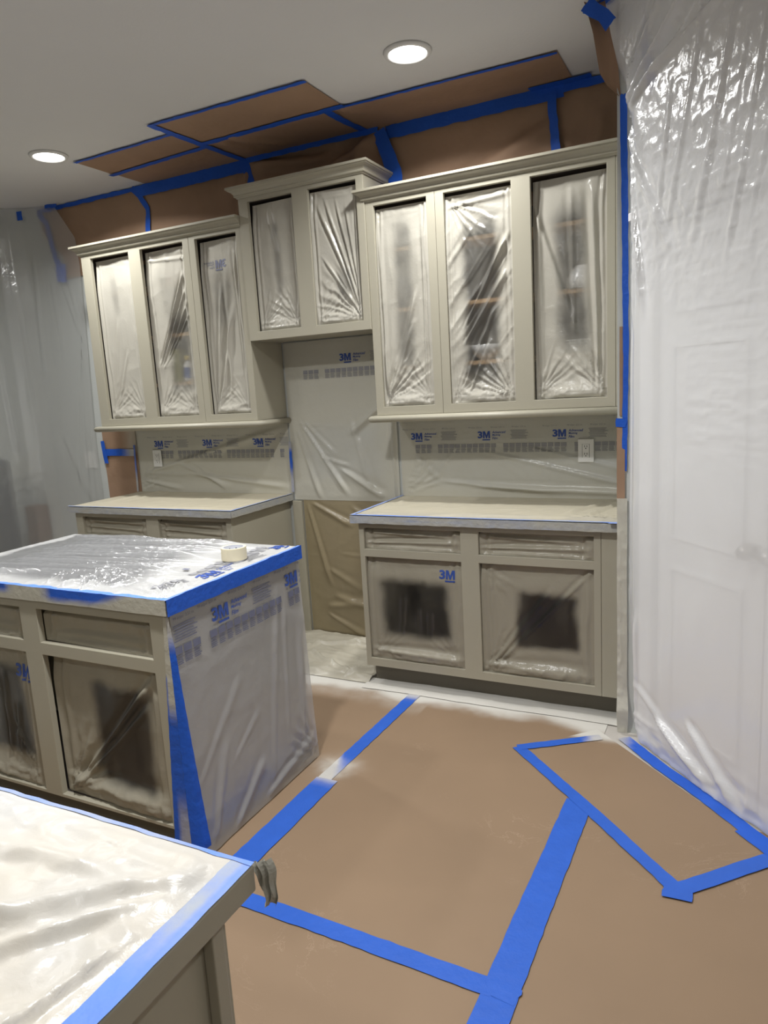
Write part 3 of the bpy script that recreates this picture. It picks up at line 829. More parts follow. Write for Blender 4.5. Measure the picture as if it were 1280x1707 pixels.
opening_film('film with a dark square and bold diagonal fold in the right door opening of island', h(ID2, *IOZ), IF, 19, win=[(0.33, 0.88, 0.14, 0.84, 0.05, 0.06, -0.02)],
             folds=[((0.07, 0.05), (0.95, 0.95), 0.013, 0.020), ((0.09, 0.03), (0.86, 0.74), 0.010, 0.013), ((0.08, 0.05), (0.5, 0.42), 0.010, 0.010), ((0.05, 0.12), (0.97, 0.08), 0.03, 0.014)],
             fans=[((0.04, 0.03), 5, 85, 14, 0.012, 0.36)], mat=fl, nu=72, nv=72, depth=(0.030, 0.012), top_gap=0.004, bottom=0.13)
opening_film('film with a tall dark window and glints in the left door opening of island', h(ID1, *IOZ), IF, 20, win=[(0.3, 0.88, 0.2, 0.86, 0.05, 0.06, 0.05)],
             folds=[((0.62, 0.18), (0.66, 0.8), 0.012, 0.016), ((0.74, 0.18), (0.78, 0.6), 0.01, 0.014), ((0.9, 0.15), (0.7, 0.45), 0.01, 0.012)],
             fans=[BRc], mat=fl, nu=64, nv=64, depth=(0.030, 0.012), top_gap=0.006)
for hh, lab, sd in ((ID2, 'flat painted film in the right drawer opening of the island', 22), (ID1, 'flat painted film in the left drawer opening of the island', 23)):
    opening_film(lab, h(hh, *IDZ), IF, sd, folds=[((0.13, 0.3), (0.95, 0.34), 0.012, 0.006), ((0.05, 0.1), (0.10, 0.95), 0.010, 0.014)], mat=fl, nu=72, nv=24, depth=(0.026, 0.016), bottom=0.02, crumple=0.005, base_p=0.98, top_gap=0.006)

# print showing on some of those films
for film_lab, x, z, hgt, ink, yy, mirror in (('left door opening of right base cabinet', 0.035, 0.60, 0.045, 'print', FB - 0.001, False), ('left door opening of island', -1.075, 0.555, 0.05, 'print', IF - 0.002, False), ('third wall cabinet', -1.445, 2.27, 0.045, 'print_grey', FU, True)):
    par = next(o for o in bpy.data.objects if film_lab in o.get('label', '') and o.name.startswith('masking_film'))
    pr = Prints()
    pr.text('3M', 0, 0, hgt, hgt * 1.8, bold=0.03)
    if mirror:
        pr.text('Advanced', hgt * 2.0, hgt * 0.66, hgt * 0.3, shear=0.25); pr.text('Masking', hgt * 2.0, hgt * 0.33, hgt * 0.3, shear=0.25); pr.text('Film', hgt * 2.0, 0, hgt * 0.3, shear=0.25)
    pr.rect(hgt * 0.65, -hgt * 0.3, hgt * 1.15, hgt * 0.17)
    pr.build('printed_logo', on_surface(par, 0.0016, (lambda r, u, x=x, z=z: (x + 0.13 - r, z + u)) if mirror else (lambda r, u, x=x, z=z: (x + r, z + u))), M[ink], par)

# ------------------------------------------------------------------ things inside the cabinets, seen through the film
def bowl(label, x, y, z, r, hgt, up=True):
    prof = [(0.0, 0.0), (0.45 * r, 0.0), (0.5 * r, 0.006), (0.85 * r, hgt * 0.5), (r, hgt), (0.96 * r, hgt), (0.8 * r, hgt * 0.52), (0.45 * r, 0.012), (0.0, 0.010)]
    if not up: prof = [(a, hgt - b) for a, b in prof]
    return tag(lathe('bowl', prof, (x, y, z), M['ceramic']), label, 'bowl')
zS = {i: z + 0.001 for i, z in enumerate(SHELVES)}
bowl('white bowl upside down on the middle shelf, blurred behind the rightmost film', 0.655, -0.15, zS[1], 0.085, 0.105, False)
bowl('white bowl on the lowest shelf behind the clear streaked film', 0.175, -0.15, zS[0], 0.085, 0.075)
for i in range(5):
    o = lathe('plate', [(0.0, 0.0), (0.05, 0.0), (0.095, 0.009), (0.095, 0.0115), (0.05, 0.004), (0.0, 0.004)], (0.655, -0.15, zS[0] + i * 0.0125), M['ceramic'])
    tag(o, ('bottom', 'second lowest', 'middle', 'second highest', 'topmost')[i] + ' white plate of the stack of five behind the rightmost film', 'plate', 'stacked white plates')
b = thing('bottle', 'white bottle with a blue label and yellow cap behind the diagonally creased film', 'bottle', (-1.735, -0.19, zS[0]))
lathe('body', [(0.0, 0.0), (0.03, 0.0), (0.032, 0.004), (0.032, 0.10), (0.014, 0.125), (0.014, 0.13), (0.0, 0.13)], (-1.735, -0.19, zS[0]), M['ceramic'], b)
lathe('label', [(0.0326, 0.02), (0.0326, 0.085)], (-1.735, -0.19, zS[0]), M['bluelabel'], b)
lathe('cap', [(0.0, 0.13), (0.018, 0.13), (0.018, 0.155), (0.0, 0.155)], (-1.735, -0.19, zS[0]), M['yellow'], b)
tag(box('food_box', (-1.87, -1.78, -0.22, -0.12, zS[0], zS[0] + 0.2), M['olive'], None, 0.003), 'olive green box standing left of the yellow capped bottle', 'box')
tag(box('food_box', (-1.84, -1.70, -0.2, -0.08, zS[2], zS[2] + 0.11), M['pink'], None, 0.003), 'pinkish box on the top shelf behind the diagonally creased film', 'box')
tag(box('storage_box', (-0.27, -0.14, -0.22, -0.08, zS[1], zS[1] + 0.15), M['navy'], None, 0.003), 'dark box behind the first film right of the range gap', 'box')

# ------------------------------------------------------------------ counter films
def counter_film(label, x0, x1, y0, y1, z, mat, seed, amp=0.004, folds=(), fans=(), paintf=None, nu=100, nv=60, fine=0.0):
    W, H = x1 - x0, y1 - y0
    def disp(u, v, a, b):
        n = amp * ridged(a * 7, b * 10, seed, 3) + 0.5 * amp * fbm(a * 3, b * 4, seed + 3)
        if fine: n = n + fine * ridged(a * 15 + 3 * fbm(a * 6, b * 6, seed + 4), b * 26 + 3 * fbm(a * 7, b * 5, seed + 5), seed + 6, 3)
        for (p, q, wd, am) in folds: n = n + fold(a, b, (p[0] * W, p[1] * H), (q[0] * W, q[1] * H), wd, am, 0.35)
        for (c, a0, a1, k, am, r1) in fans: n = n + fan(a, b, (c[0] * W, c[1] * H), a0, a1, k, am, r1, seed + 7)
        pin = np.minimum(np.minimum(u, 1 - u) * W, np.minimum(v, 1 - v) * H)
        return np.maximum(0.0, n) * (0.1 + 0.9 * sstep(0, 0.03, pin)) + 0.0008
    o = sheet('counter_film', (x0, y0, z), (1, 0, 0), (0, 1, 0), W, H, nu, nv, mat, disp, paintf)
    return tag(o, label, 'masking film')
counter_film('cream painted film over the right base cabinet worktop', -0.412, 0.882, -0.628, -0.006, 0.9115, M['film_counter'], 31, 0.006, paintf=lambda u, v, a, b: 0.85 - 0.55 * (1 - sstep(0.0, 0.28, v)) * fbm(a * 6, b * 8, 5),
             folds=[((0.05, 0.2), (0.1, 0.95), 0.012, 0.01), ((0.93, 0.95), (0.80, 0.3), 0.014, 0.010), ((0.96, 0.9), (0.88, 0.2), 0.012, 0.012), ((0.3, 0.08), (0.97, 0.12), 0.016, 0.010)], fans=[((0.98, 0.04), 95, 175, 12, 0.012, 0.3)])
counter_film('beige painted film over the left base cabinet worktop', -2.454, -1.17, -0.628, -0.006, 0.9115, M['film_counter'], 32, 0.005, paintf=lambda u, v, a, b: 0.93 + 0 * u,
             folds=[((0.13, 0.3), (0.17, 0.98), 0.012, 0.014), ((0.2, 0.35), (0.22, 0.98), 0.012, 0.010), ((0.45, 0.05), (0.98, 0.10), 0.014, 0.008)])
# island top: a clear film window in the middle, whiter margins
def isl_paint(u, v, a, b):
    wob = 0.05 * (fbm(a * 6, b * 6, 77) - 0.5)
    m = sstep(0.05, 0.075, u + wob - 0.10 * (1 - sstep(0.4, 1.0, v)) * 0) * (1 - sstep(0.70, 0.82, u + wob + 0.10 * (v - 0.5))) * sstep(0.06, 0.16, v + wob * 0.6)
    return 0.9 - 0.88 * m
def isl_disp_folds():
    fs = []
    rng = np.random.RandomState(4)
    for i in range(22):
        v = 0.16 + 0.80 * i / 21
        fs.append(((0.05 + 0.2 * rng.rand(), v + 0.05 * rng.rand() - 0.08), (0.72 + 0.2 * rng.rand(), v + 0.10 * rng.rand() + 0.02), 0.006 + 0.007 * rng.rand(), 0.008 + 0.010 * rng.rand()))
    fs += [((0.62, 0.02), (0.66, 0.30), 0.012, 0.02), ((0.70, 0.02), (0.68, 0.22), 0.010, 0.016), ((0.55, 0.05), (0.5, 0.25), 0.012, 0.012), ((0.22, 0.02), (0.4, 0.22), 0.014, 0.016)]
    return fs
itf = counter_film('clear wrinkled film with printed right edge over the island worktop', -1.572, -0.2665, -2.099, -1.328, 0.9178, M['film_island_top'], 33, 0.006, paintf=isl_paint, nu=250, nv=170,
             folds=isl_disp_folds(), fans=[((0.99, 0.02), 95, 175, 12, 0.014, 0.32), ((0.70, 0.03), 20, 160, 14, 0.012, 0.28)])
# print on the island's top film, running along its right edge
film_print(itf, on_surface(itf, 0.0018, lambda r, u: (-0.285 - u, -2.07 + r)), [0.215, 0.655], 0.028, 0.130, 0.06, 0.70, M['print'], M['print_fade'], 0.05, head=False, seed=3, clip=0.725)
# peninsula film
def pen_paint(u, v, a, b):
    near_edge = sstep(0.72, 0.97, u + 0.25 * (fbm(a * 5, b * 5, 3) - 0.5))
    return 0.75 * near_edge * (0.4 + 0.9 * fbm(a * 8, b * 8, 6))
counter_film('white crinkled film over the near peninsula worktop', -1.64, 0.7215, -3.94, -3.028, 0.918, M['film_peninsula'], 34, 0.006, paintf=pen_paint, nu=420, nv=170, fine=0.007,
             folds=[((0.985, 0.93), (0.80, 0.55), 0.022, 0.0112), ((0.975, 0.86), (0.86, 0.5), 0.016, 0.0128), ((0.99, 0.80), (0.965, 0.35), 0.010, 0.0096), ((0.94, 0.9), (0.75, 0.86), 0.02, 0.0080), ((0.93, 0.8), (0.84, 0.62), 0.02, 0.0096),
                    ((0.9, 0.45), (0.98, 0.7), 0.014, 0.0096), ((0.82, 0.6), (0.9, 0.2), 0.02, 0.0096), ((0.70, 0.7), (0.9, 0.75), 0.02, 0.0096)],
             fans=[((0.99, 0.97), 185, 265, 10, 0.016, 0.45)])

# ------------------------------------------------------------------ backsplash films
def wall_film(label, x0, x1, z0, z1, d, mat, seed, amp=0.004, folds=(), fans=(), paintf=None, nu=90, nv=50, bulge=0.0, name='wall_film'):
    W, H = x1 - x0, z1 - z0
    def disp(u, v, a, b):
        n = amp * ridged(a * 6, b * 6, seed, 3) + bulge * np.sin(np.pi * u) * np.sin(np.pi * v)
        for (p, q, wd, am) in folds: n = n + fold(a, b, (p[0] * W, p[1] * H), (q[0] * W, q[1] * H), wd, am, 0.4)
        for (c, a0, a1, k, am, r1) in fans: n = n + fan(a, b, (c[0] * W, c[1] * H), a0, a1, k, am, r1, seed + 7)
        pin = np.minimum(np.minimum(u, 1 - u) * W, np.minimum(v, 1 - v) * H)
        return np.maximum(-0.5 * d, n * (0.1 + 0.9 * sstep(0, 0.03, pin)))
    o = sheet(name, (x0, -d, z0), (1, 0, 0), (0, 0, 1), W, H, nu, nv, mat, disp, paintf)
    return tag(o, label, 'masking film')
sf = wall_film('printed film on the backsplash above the right worktop, around the bare outlet', -0.405, 0.886, 0.913, 1.355, 0.006, M['film_splash'], 41, 0.003,
          folds=[((0.26, 0.62), (0.17, 0.25), 0.008, 0.010), ((0.06, 0.55), (0.18, 0.22), 0.010, 0.010), ((0.42, 0.55), (0.97, 0.16), 0.012, 0.012), ((0.6, 0.6), (0.99, 0.32), 0.012, 0.010), ((0.2, 0.2), (0.7, 0.08), 0.014, 0.016), ((0.35, 0.14), (0.98, 0.07), 0.016, 0.016), ((0.62, 0.12), (0.66, 0.45), 0.008, 0.006), ((0.46, 0.45), (0.55, 0.25), 0.01, 0.006)],
          fans=[((0.02, 0.05), 5, 80, 12, 0.014, 0.3)], paintf=lambda u, v, a, b: 0.55 + 0.35 * (1 - sstep(0.0, 0.25, v)) + 0.35 * (1 - sstep(0.0, 0.22, u)) - 0.35 * sstep(0.45, 0.9, u) * sstep(0.2, 0.5, v) * (1 - sstep(0.55, 0.8, v)))
film_print(sf, on_surface(sf), [-0.335, 0.062, 0.468], 1.236, 1.207, -0.31, 0.88, M['print'], M['print_fade'], 0.038, seed=5, clip=0.884)
sl = wall_film('printed film on the backsplash above the left worktop', -2.452, -1.168, 0.913, 1.352, 0.006, M['film_splash'], 42, 0.003,
          folds=[((0.06, 0.3), (0.98, 0.95), 0.02, 0.012), ((0.3, 0.45), (0.62, 0.1), 0.014, 0.014), ((0.35, 0.3), (0.97, 0.1), 0.014, 0.012), ((0.08, 0.3), (0.35, 0.28), 0.012, 0.008), ((0.02, 0.2), (0.3, 0.05), 0.012, 0.012), ((0.42, 0.42), (0.6, 0.05), 0.012, 0.012)],
          fans=[((0.01, 0.03), 5, 80, 10, 0.014, 0.3)], paintf=lambda u, v, a, b: 0.7 + 0.2 * (1 - v) + 0.1 * sstep(0.6, 0.9, u))
film_print(sl, on_surface(sl), [-2.275, -1.852, -1.437], 1.226, 1.198, -2.22, -1.2, M['print'], M['print_fade'], 0.042, seed=6, clip=-1.172)
sm_ = wall_film('wrinkled film on the wall of the range gap, with one blue logo', -1.150, -0.42, 0.878, 1.835, 0.012, M['film_splash'], 43, 0.004, nu=80, nv=100,
          folds=[((0.12, 0.5), (0.52, 0.05), 0.012, 0.018), ((0.16, 0.5), (0.42, 0.30), 0.010, 0.012), ((0.08, 0.45), (0.26, 0.02), 0.012, 0.014), ((0.95, 0.62), (0.58, 0.42), 0.02, 0.022), ((0.6, 0.5), (0.75, 0.05), 0.02, 0.012), ((0.48, 0.2), (0.85, 0.03), 0.018, 0.018), ((0.3, 0.28), (0.55, 0.22), 0.01, 0.010), ((0.96, 0.02), (0.97, 0.6), 0.01, 0.02), ((0.40, 0.47), (0.06, 0.495), 0.006, 0.004)],
          paintf=lambda u, v, a, b: 0.82 - 0.34 * sstep(0.1, 0.25, u) * (1 - sstep(0.75, 0.95, u)) * sstep(0.08, 0.2, v) * (1 - sstep(0.42, 0.52, v)))
film_print(sm_, on_surface(sm_), [-0.764], 1.705, 1.665, -1.02, -0.42, M['print'], M['print_fade'], 0.042, seed=7, head=False, clip=-0.425)
wall_film('tan slack film hanging on the lower wall of the range gap', -1.092, -0.40, 0.012, 0.884, 0.010, M['film_tan'], 44, 0.005, nu=80, nv=100, bulge=0.03,
          folds=[((0.05, 0.95), (0.25, 0.4), 0.012, 0.0132), ((0.10, 0.97), (0.5, 0.82), 0.014, 0.0120), ((0.25, 0.5), (0.6, 0.36), 0.02, 0.0084), ((0.22, 0.22), (0.85, 0.3), 0.03, 0.0108), ((0.2, 0.16), (0.55, 0.02), 0.016, 0.0120), ((0.4, 0.62), (0.75, 0.6), 0.01, 0.0048), ((0.5, 0.95), (0.98, 0.72), 0.02, 0.0096), ((0.3, 0.3), (0.9, 0.2), 0.03, 0.0120)],
          paintf=lambda u, v, a, b: 0.5 + 0.5 * (1 - sstep(0.0, 0.3, u)) - 0.15 * sstep(0.4, 0.8, u) + 0.4 * (1 - sstep(0.0, 0.12, v)))
tag(box('cleat_board', (-1.164, -1.10, -0.026, -0.002, 0.004, 0.872), M['paint'], None, 0.002), 'narrow painted board up the wall beside the left base cabinet', 'board')

# floor film in the range gap and along the toe kicks
def gap_disp(u, v, a, b):
    n = 0.028 * ridged(a * 5, b * 7, 51, 3) + 0.008 * fbm(a * 11, b * 11, 52)
    for (p, q, wd, am) in (((0.3, 0.62), (0.75, 0.9), 0.016, 0.03), ((0.55, 0.75), (0.98, 0.88), 0.016, 0.035), ((0.35, 0.45), (0.85, 0.1), 0.014, 0.024), ((0.05, 0.4), (0.55, 0.42), 0.012, 0.012), ((0.8, 0.05), (0.98, 0.3), 0.012, 0.03)):
        n = n + fold(a, b, (p[0] * 0.80, p[1] * 0.58), (q[0] * 0.80, q[1] * 0.58), wd, am, 0.3)
    return np.maximum(0, n) * sstep(0, 0.06, v)
o = sheet('floor_film', (-1.19, -0.60, 0.006), (1, 0, 0), (0, 1, 0), 0.80, 0.58, 90, 70, M['film_floor'], gap_disp, lambda u, v, a, b: 0.90 + 0.1 * v - 0.25 * (1 - v) * fbm(a * 8, b * 8, 54))
tag(o, 'crumpled painted film on the floor of the range gap', 'masking film')
o = sheet('floor_film', (-0.40, -0.655, 0.006), (1, 0, 0), (0, 1, 0), 1.28, 0.125, 110, 12, M['film_toe'], lambda u, v, a, b: 0.006 * ridged(a * 5, b * 12, 53, 2) * sstep(0, 0.1, v), lambda u, v, a, b: 0.95 - 0.5 * sstep(0.3, 0.8, v) * fbm(a * 5, b * 9, 8), None, lambda u, v, a, b: (a, b - (1 - v) * 0.03 * (fbm(a * 4, u * 0, 57) - 0.5)))
tag(o, 'narrow strip of floor film along the toe kick of the right base cabinet', 'masking film')

# ------------------------------------------------------------------ island end film
def isl_side(u, v, a, b):
    # hangs from the top edge and flares out at the floor
    d = 0.026 * (1 - v) ** 1.6 + 0.003
    d += 0.005 * ridged(a * 5, b * 4, 61, 3) * (1 - 0.7 * sstep(0.7, 1, v))
    for (p, q, wd, am) in (((0.55, 0.05), (0.75, 0.9), 0.02, 0.008), ((0.72, 0.2), (0.80, 0.85), 0.014, 0.008), ((0.1, 0.05), (0.25, 0.4), 0.02, 0.012), ((0.25, 0.02), (0.5, 0.2), 0.02, 0.014), ((0.5, 0.03), (0.95, 0.12), 0.02, 0.014), ((0.05, 0.3), (0.4, 0.62), 0.02, 0.006), ((0.3, 0.3), (0.5, 0.42), 0.015, 0.006), ((0.85, 0.1), (0.92, 0.7), 0.02, 0.01)):
        d = d + fold(a, b, (p[0] * 0.77, p[1] * 0.86), (q[0] * 0.77, q[1] * 0.86), wd * 0.8, am * 0.45, 0.5)
    d += fan(a, b, (0.75, 0.02), 95, 175, 12, 0.012, 0.3, 62)
    return np.maximum(0.002, d)
isf = sheet('island_end_film', (-0.2735, -2.084, 0.008), (0, 1, 0), (0, 0, 1), 0.744, 0.872, 90, 90, M['film_island_side'], isl_side, lambda u, v, a, b: 0.0 * u + 0.25 * (1 - sstep(0.0, 0.12, v)))
tag(isf, 'printed white masking film hanging over the right end of the island', 'masking film')
place_side = on_surface(isf, 0.0032)
film_print(isf, place_side, [-1.893, -1.452], 0.782, 0.757, -2.085, -1.345, M['print'], M['print_grey'], 0.048, seed=9, clip=-1.345)
# a first block of small text at the near corner
pr = Prints()
pr.text('99 in/po  2,51 m', -2.075, 0.842, 0.0135)
for i in range(7): pr.rect(-2.08 + 0.004 * (i % 3), 0.825 - i * 0.0085, 0.105 - 0.012 * (i % 2), 0.0035)
pr.build('printed_small_text', place_side, M['print_grey'], isf)

# ------------------------------------------------------------------ the two big plastic sheets
def right_sheet():
    Wd, Hh = 1.9, CEIL - 0.012
    def disp(u, v, a, b):
        # hangs from the ceiling, its top leaning out into the room, bottom taped just off the wall
        d = 0.055 + 0.06 * (1 - sstep(0.0, 0.12, v)) * 0 + 0.02 * np.sin(np.pi * np.clip(v, 0, 1))
        sag = sstep(2.42 + 0.30 * np.clip(a, 0, 1.2), 2.95, b)
        d += 0.035 * sag
        crk = sstep(1.55, 2.1, b + 0.35 * (fbm(a * 2, b * 1.2, 73) - 0.5)) * (1 - sstep(2.55, 2.8, b - 0.2 * a))
        d += 0.0075 * crk * (ridged(a * 26 + 3 * fbm(a * 6, b * 6, 70), b * 20, 71, 3) - 0.4)
        d += 0.008 * (fbm(a * 4, b * 2, 74) - 0.5)
        # vertical draw folds falling from the upper right to the pinch at the corner
        for (p, q, wd, am) in (((0.02, 2.50), (0.55, 2.82), 0.020, 0.024), ((0.0, 2.46), (0.75, 2.80), 0.014, 0.018), ((0.03, 2.55), (0.4, 2.86), 0.012, 0.016), ((0.0, 2.50), (0.9, 2.74), 0.018, 0.014),
                               ((0.02, 2.48), (0.14, 1.75), 0.012, 0.016), ((0.01, 2.45), (0.07, 1.7), 0.010, 0.014), ((0.03, 2.40), (0.28, 1.95), 0.016, 0.012),
                               ((0.47, 2.70), (0.26, 2.0), 0.011, 0.006), ((0.60, 2.66), (0.40, 1.95), 0.014, 0.008), ((0.63, 2.5), (0.53, 2.05), 0.006, 0.004), ((0.72, 2.6), (0.55, 1.85), 0.008, 0.006), ((0.78, 2.45), (0.64, 1.95), 0.006, 0.005), ((0.92, 2.5), (0.76, 1.9), 0.010, 0.007), ((0.30, 2.5), (0.22, 2.1), 0.009, 0.006),
                               ((0.06, 0.02), (0.10, 0.55), 0.016, 0.014), ((0.02, 0.05), (0.03, 1.9), 0.010, 0.014), ((0.08, 0.25), (0.45, 0.04), 0.022, 0.008), ((0.22, 0.16), (0.5, 0.03), 0.018, 0.016), ((0.40, 0.22), (0.62, 0.03), 0.02, 0.016)):
            d += fold(a, b, p, q, wd, am, 0.5)
        low = 1 - sstep(0.02, 0.22, b)
        d += low * 0.014 * (ridged(a * 8, b * 14, 75, 2) - 0.3)
        hz = sstep(1.1, 1.4, b) * (1 - sstep(1.8, 2.0, b)) * sstep(0.3, 0.45, a)
        d += 0.003 * hz * ridged(a * 9, b * 45, 76, 2)
        d -= 0.05 * (1 - sstep(0.0, 0.10, a)) * (1 - sstep(2.5, 2.7, b))
        return np.maximum(d, 0.012)
    def warp(u, v, a, b):
        # the left edge follows the wall corner and steps left at the ceiling
        off = np.interp(b, [0, 0.34, 0.6, 0.86, 1.11, 1.97, 2.387, 2.545, 2.64, 2.85, 2.9], [0.0, -0.008, -0.02, -0.022, -0.014, -0.008, -0.028, -0.040, -0.050, -0.088, -0.105])
        return a + off * (1 - u), b
    O_ = DP + DN * 0.0 + D_ * 0.012 + Vector((0, 0, 0.011))
    o = sheet('plastic_sheet', O_, tuple(D_), (0, 0, 1), Wd, Hh, 230, 330, M['film_right'], disp, None, None, warp, normal=tuple(DN))
    tag(o, 'tall milky plastic sheet hung over the pantry door on the right', 'plastic sheet')
right_sheet()
def left_sheet():
    # along the back wall from the cabinets, then turning to come forward
    path = [(-2.775, -0.034), (-2.92, -0.045), (-3.05, -0.065), (-3.15, -0.105), (-3.23, -0.17), (-3.28, -0.26), (-3.315, -0.38), (-3.34, -0.55), (-3.40, -1.1), (-3.45, -1.7)]
    P = np.array(path); cum = np.concatenate([[0], np.cumsum(np.linalg.norm(np.diff(P, axis=0), axis=1))])
    Wd, Hh = cum[-1], CEIL - 0.01
    nu, nv = 150, 170
    uu, vv = np.meshgrid(np.linspace(0, 1, nu + 1), np.linspace(0, 1, nv + 1)); uu, vv = uu.ravel(), vv.ravel()
    a, b = uu * Wd, vv * Hh
    x = np.interp(a, cum, P[:, 0]); y = np.interp(a, cum, P[:, 1])
    d = 0.010 * (fbm(a * 5, b * 1.5, 81) - 0.5) + 0.002 * (ridged(a * 12, b * 8, 82) - 0.4) + 0.012 + 0.03 * np.sin(np.pi * vv) * sstep(0.1, 0.4, a)
    for (p, q, wd, am) in (((0.34, 2.55), (0.36, 1.75), 0.012, 0.011), ((0.12, 2.45), (0.02, 1.95), 0.010, 0.009), ((0.18, 2.5), (0.05, 2.0), 0.010, 0.009), ((0.03, 2.0), (0.12, 0.7), 0.02, 0.006), ((0.03, 2.0), (0.20, 0.9), 0.02, 0.006), ((0.02, 1.95), (0.06, 0.8), 0.012, 0.004),
                           ((0.5, 2.4), (0.48, 1.5), 0.012, 0.010), ((0.28, 1.35), (0.12, 0.85), 0.03, 0.008), ((0.22, 2.4), (0.2, 1.85), 0.010, 0.008), ((0.7, 2.2), (0.66, 1.2), 0.014, 0.010)):
        d += fold(a, b, p, q, wd, am, 0.5)
    hz = sstep(0.22, 0.35, a) * (sstep(1.45, 1.6, b) * (1 - sstep(1.75, 1.9, b)) + (1 - sstep(1.25, 1.4, b)))
    d += 0.003 * hz * ridged(a * 6, b * 26, 83, 3)
    edge = np.interp(b, [0, 1.34, 2.0, 2.47, 2.66, 2.9], [0.0, -0.012, 0.02, 0.045, 0.03, -0.14])      # its right edge, bowed
    x = x + edge * (1 - sstep(0, 0.25, a))
    w_turn = sstep(0.25, 0.65, a)
    d = np.maximum(d, -0.02)
    nx, ny = w_turn * 0.97, -(1 - w_turn) - 0.1 * w_turn
    co = np.stack([x + nx * d, y + ny * d, b + 0.004], 1)
    faces = [(j * (nu + 1) + i, j * (nu + 1) + i + 1, (j + 1) * (nu + 1) + i + 1, (j + 1) * (nu + 1) + i) for j in range(nv) for i in range(nu)]
    me = bpy.data.meshes.new('plastic_sheet'); me.from_pydata(co.tolist(), [], faces)
    me.attributes.new('paint', 'FLOAT', 'POINT')
    me.polygons.foreach_set('use_smooth', [True] * len(faces))
    tag(link('plastic_sheet', me, M['film_left']), 'hazy plastic sheet hung from the ceiling left of the wall cabinets', 'plastic sheet')
left_sheet()
# blurred things behind the left sheet
ch = thing('chair', 'dark navy high-backed chair blurred behind the left plastic sheet', 'chair', (-3.56, -0.32, 0))
box('backrest', (-3.70, -3.60, -0.62, -0.14, 0.48, 1.17), M['navy'], ch, 0.03)
box('seat', (-3.70, -3.42, -0.62, -0.14, 0.40, 0.475), M['navy'], ch, 0.02)
for xx in (-3.68, -3.46):
    for yy in (-0.60, -0.19):
        box('leg', (xx, xx + 0.035, yy, yy + 0.035, 0.0005, 0.399), M['brownwood'], ch, 0.003)
tag(box('wooden_stand', (-3.56, -3.42, -0.118, -0.018, 0.0005, 0.80), M['brownwood'], None, 0.01), 'brown wooden stand blurred behind the left plastic sheet beside the dark chair', 'stand')

# ------------------------------------------------------------------ brown paper
def paper(label, O, U, V, wd, hg, mat, seed, nu=30, nv=30, wave=0.004, paintf=None, name='paper_sheet', folds=(), warp=None, group=None):
    def disp(u, v, a, b):
        n = wave * fbm(a * 3.5, b * 3.5, seed, 3) + 0.35 * wave * ridged(a * 6, b * 6, seed + 3, 2)
        for (p, q, w_, am) in folds: n = n + fold(a, b, (p[0] * wd, p[1] * hg), (q[0] * wd, q[1] * hg), w_, am, 0.5)
        return np.maximum(n, 0.0)
    return tag(sheet(name, O, U, V, wd, hg, nu, nv, mat, disp, paintf, None, warp), label, 'paper', group)
def floor_paint(x0, y0):
    def f(u, v, a, b):
        x, y = x0 + a, y0 + b
        wob = 0.10 * (fbm(x * 2.5, y * 2.5, 91) - 0.5) + 0.06 * (fbm(x * 7, y * 7, 92) - 0.5)
        edge = np.interp(x, [-3.4, -1.2, -0.45, -0.05, 0.25, 0.55, 0.75, 1.0], [-0.82, -0.80, -0.70, -0.73, -0.70, -0.70, -0.78, -0.83])
        p = sstep(-0.05, 0.06, y - edge + wob)
        p = np.maximum(p, 0.30 * sstep(-0.16, 0.0, y - edge + wob) * (x < 0.0))
        q = np.exp(-((x + 0.13) ** 2 + (y + 1.40) ** 2) / 0.0055) * 1.1 * fbm(x * 22, y * 22, 95)           # puff of overspray at the island corner
        return np.clip(np.maximum(p, q), 0, 1)
    return f
FP = M['floorpaper']
paper('brown floor paper from the island to the right base cabinet', (-0.30, -2.20, 0.0015), (1, 0, 0), (0, 1, 0), 1.14, 1.66, FP, 101, 114, 166, 0.0012, floor_paint(-0.30, -2.20))
paper('brown floor paper left of and behind the island', (-3.30, -2.20, 0.001), (1, 0, 0), (0, 1, 0), 3.02, 1.66, FP, 102, 100, 60, 0.001, floor_paint(-3.30, -2.20))
paper('brown floor paper at the bottom of the view beside the peninsula', (-1.6, -4.6, 0.001), (1, 0, 0), (0, 1, 0), 2.44, 2.41, FP, 103, 60, 60, 0.001)
paper('brown floor paper at the lower right running toward the camera', (0.84, -4.6, 0.0012), (1, 0, 0), (0, 1, 0), 2.6, 3.55, FP, 104, 70, 90, 0.001, warp=lambda u, v, a, b: (a, v * (4.6 + np.minimum(-1.25, -0.72 - (0.84 + a - 0.955) * 1.096))))
dd = Vector((0.712, -0.702, 0)).normalized(); dn = Vector((0.702, 0.712, 0))
def diag_paint(u, v, a, b):
    x = 0.535 + dd.x * a + dn.x * b; y = -0.985 + dd.y * a + dn.y * b
    wob = 0.06 * (fbm(x * 5, y * 5, 93) - 0.5)
    return sstep(-0.04, 0.03, y + 0.80 + wob)
paper('slanted piece of floor paper taped along the pantry door plastic', (0.535, -0.985, 0.0026), tuple(dd), tuple(dn), 0.94, 0.385, FP, 105, 60, 24, 0.001, diag_paint)

KR = M['kraft']
CZ = CEIL - 0.0025
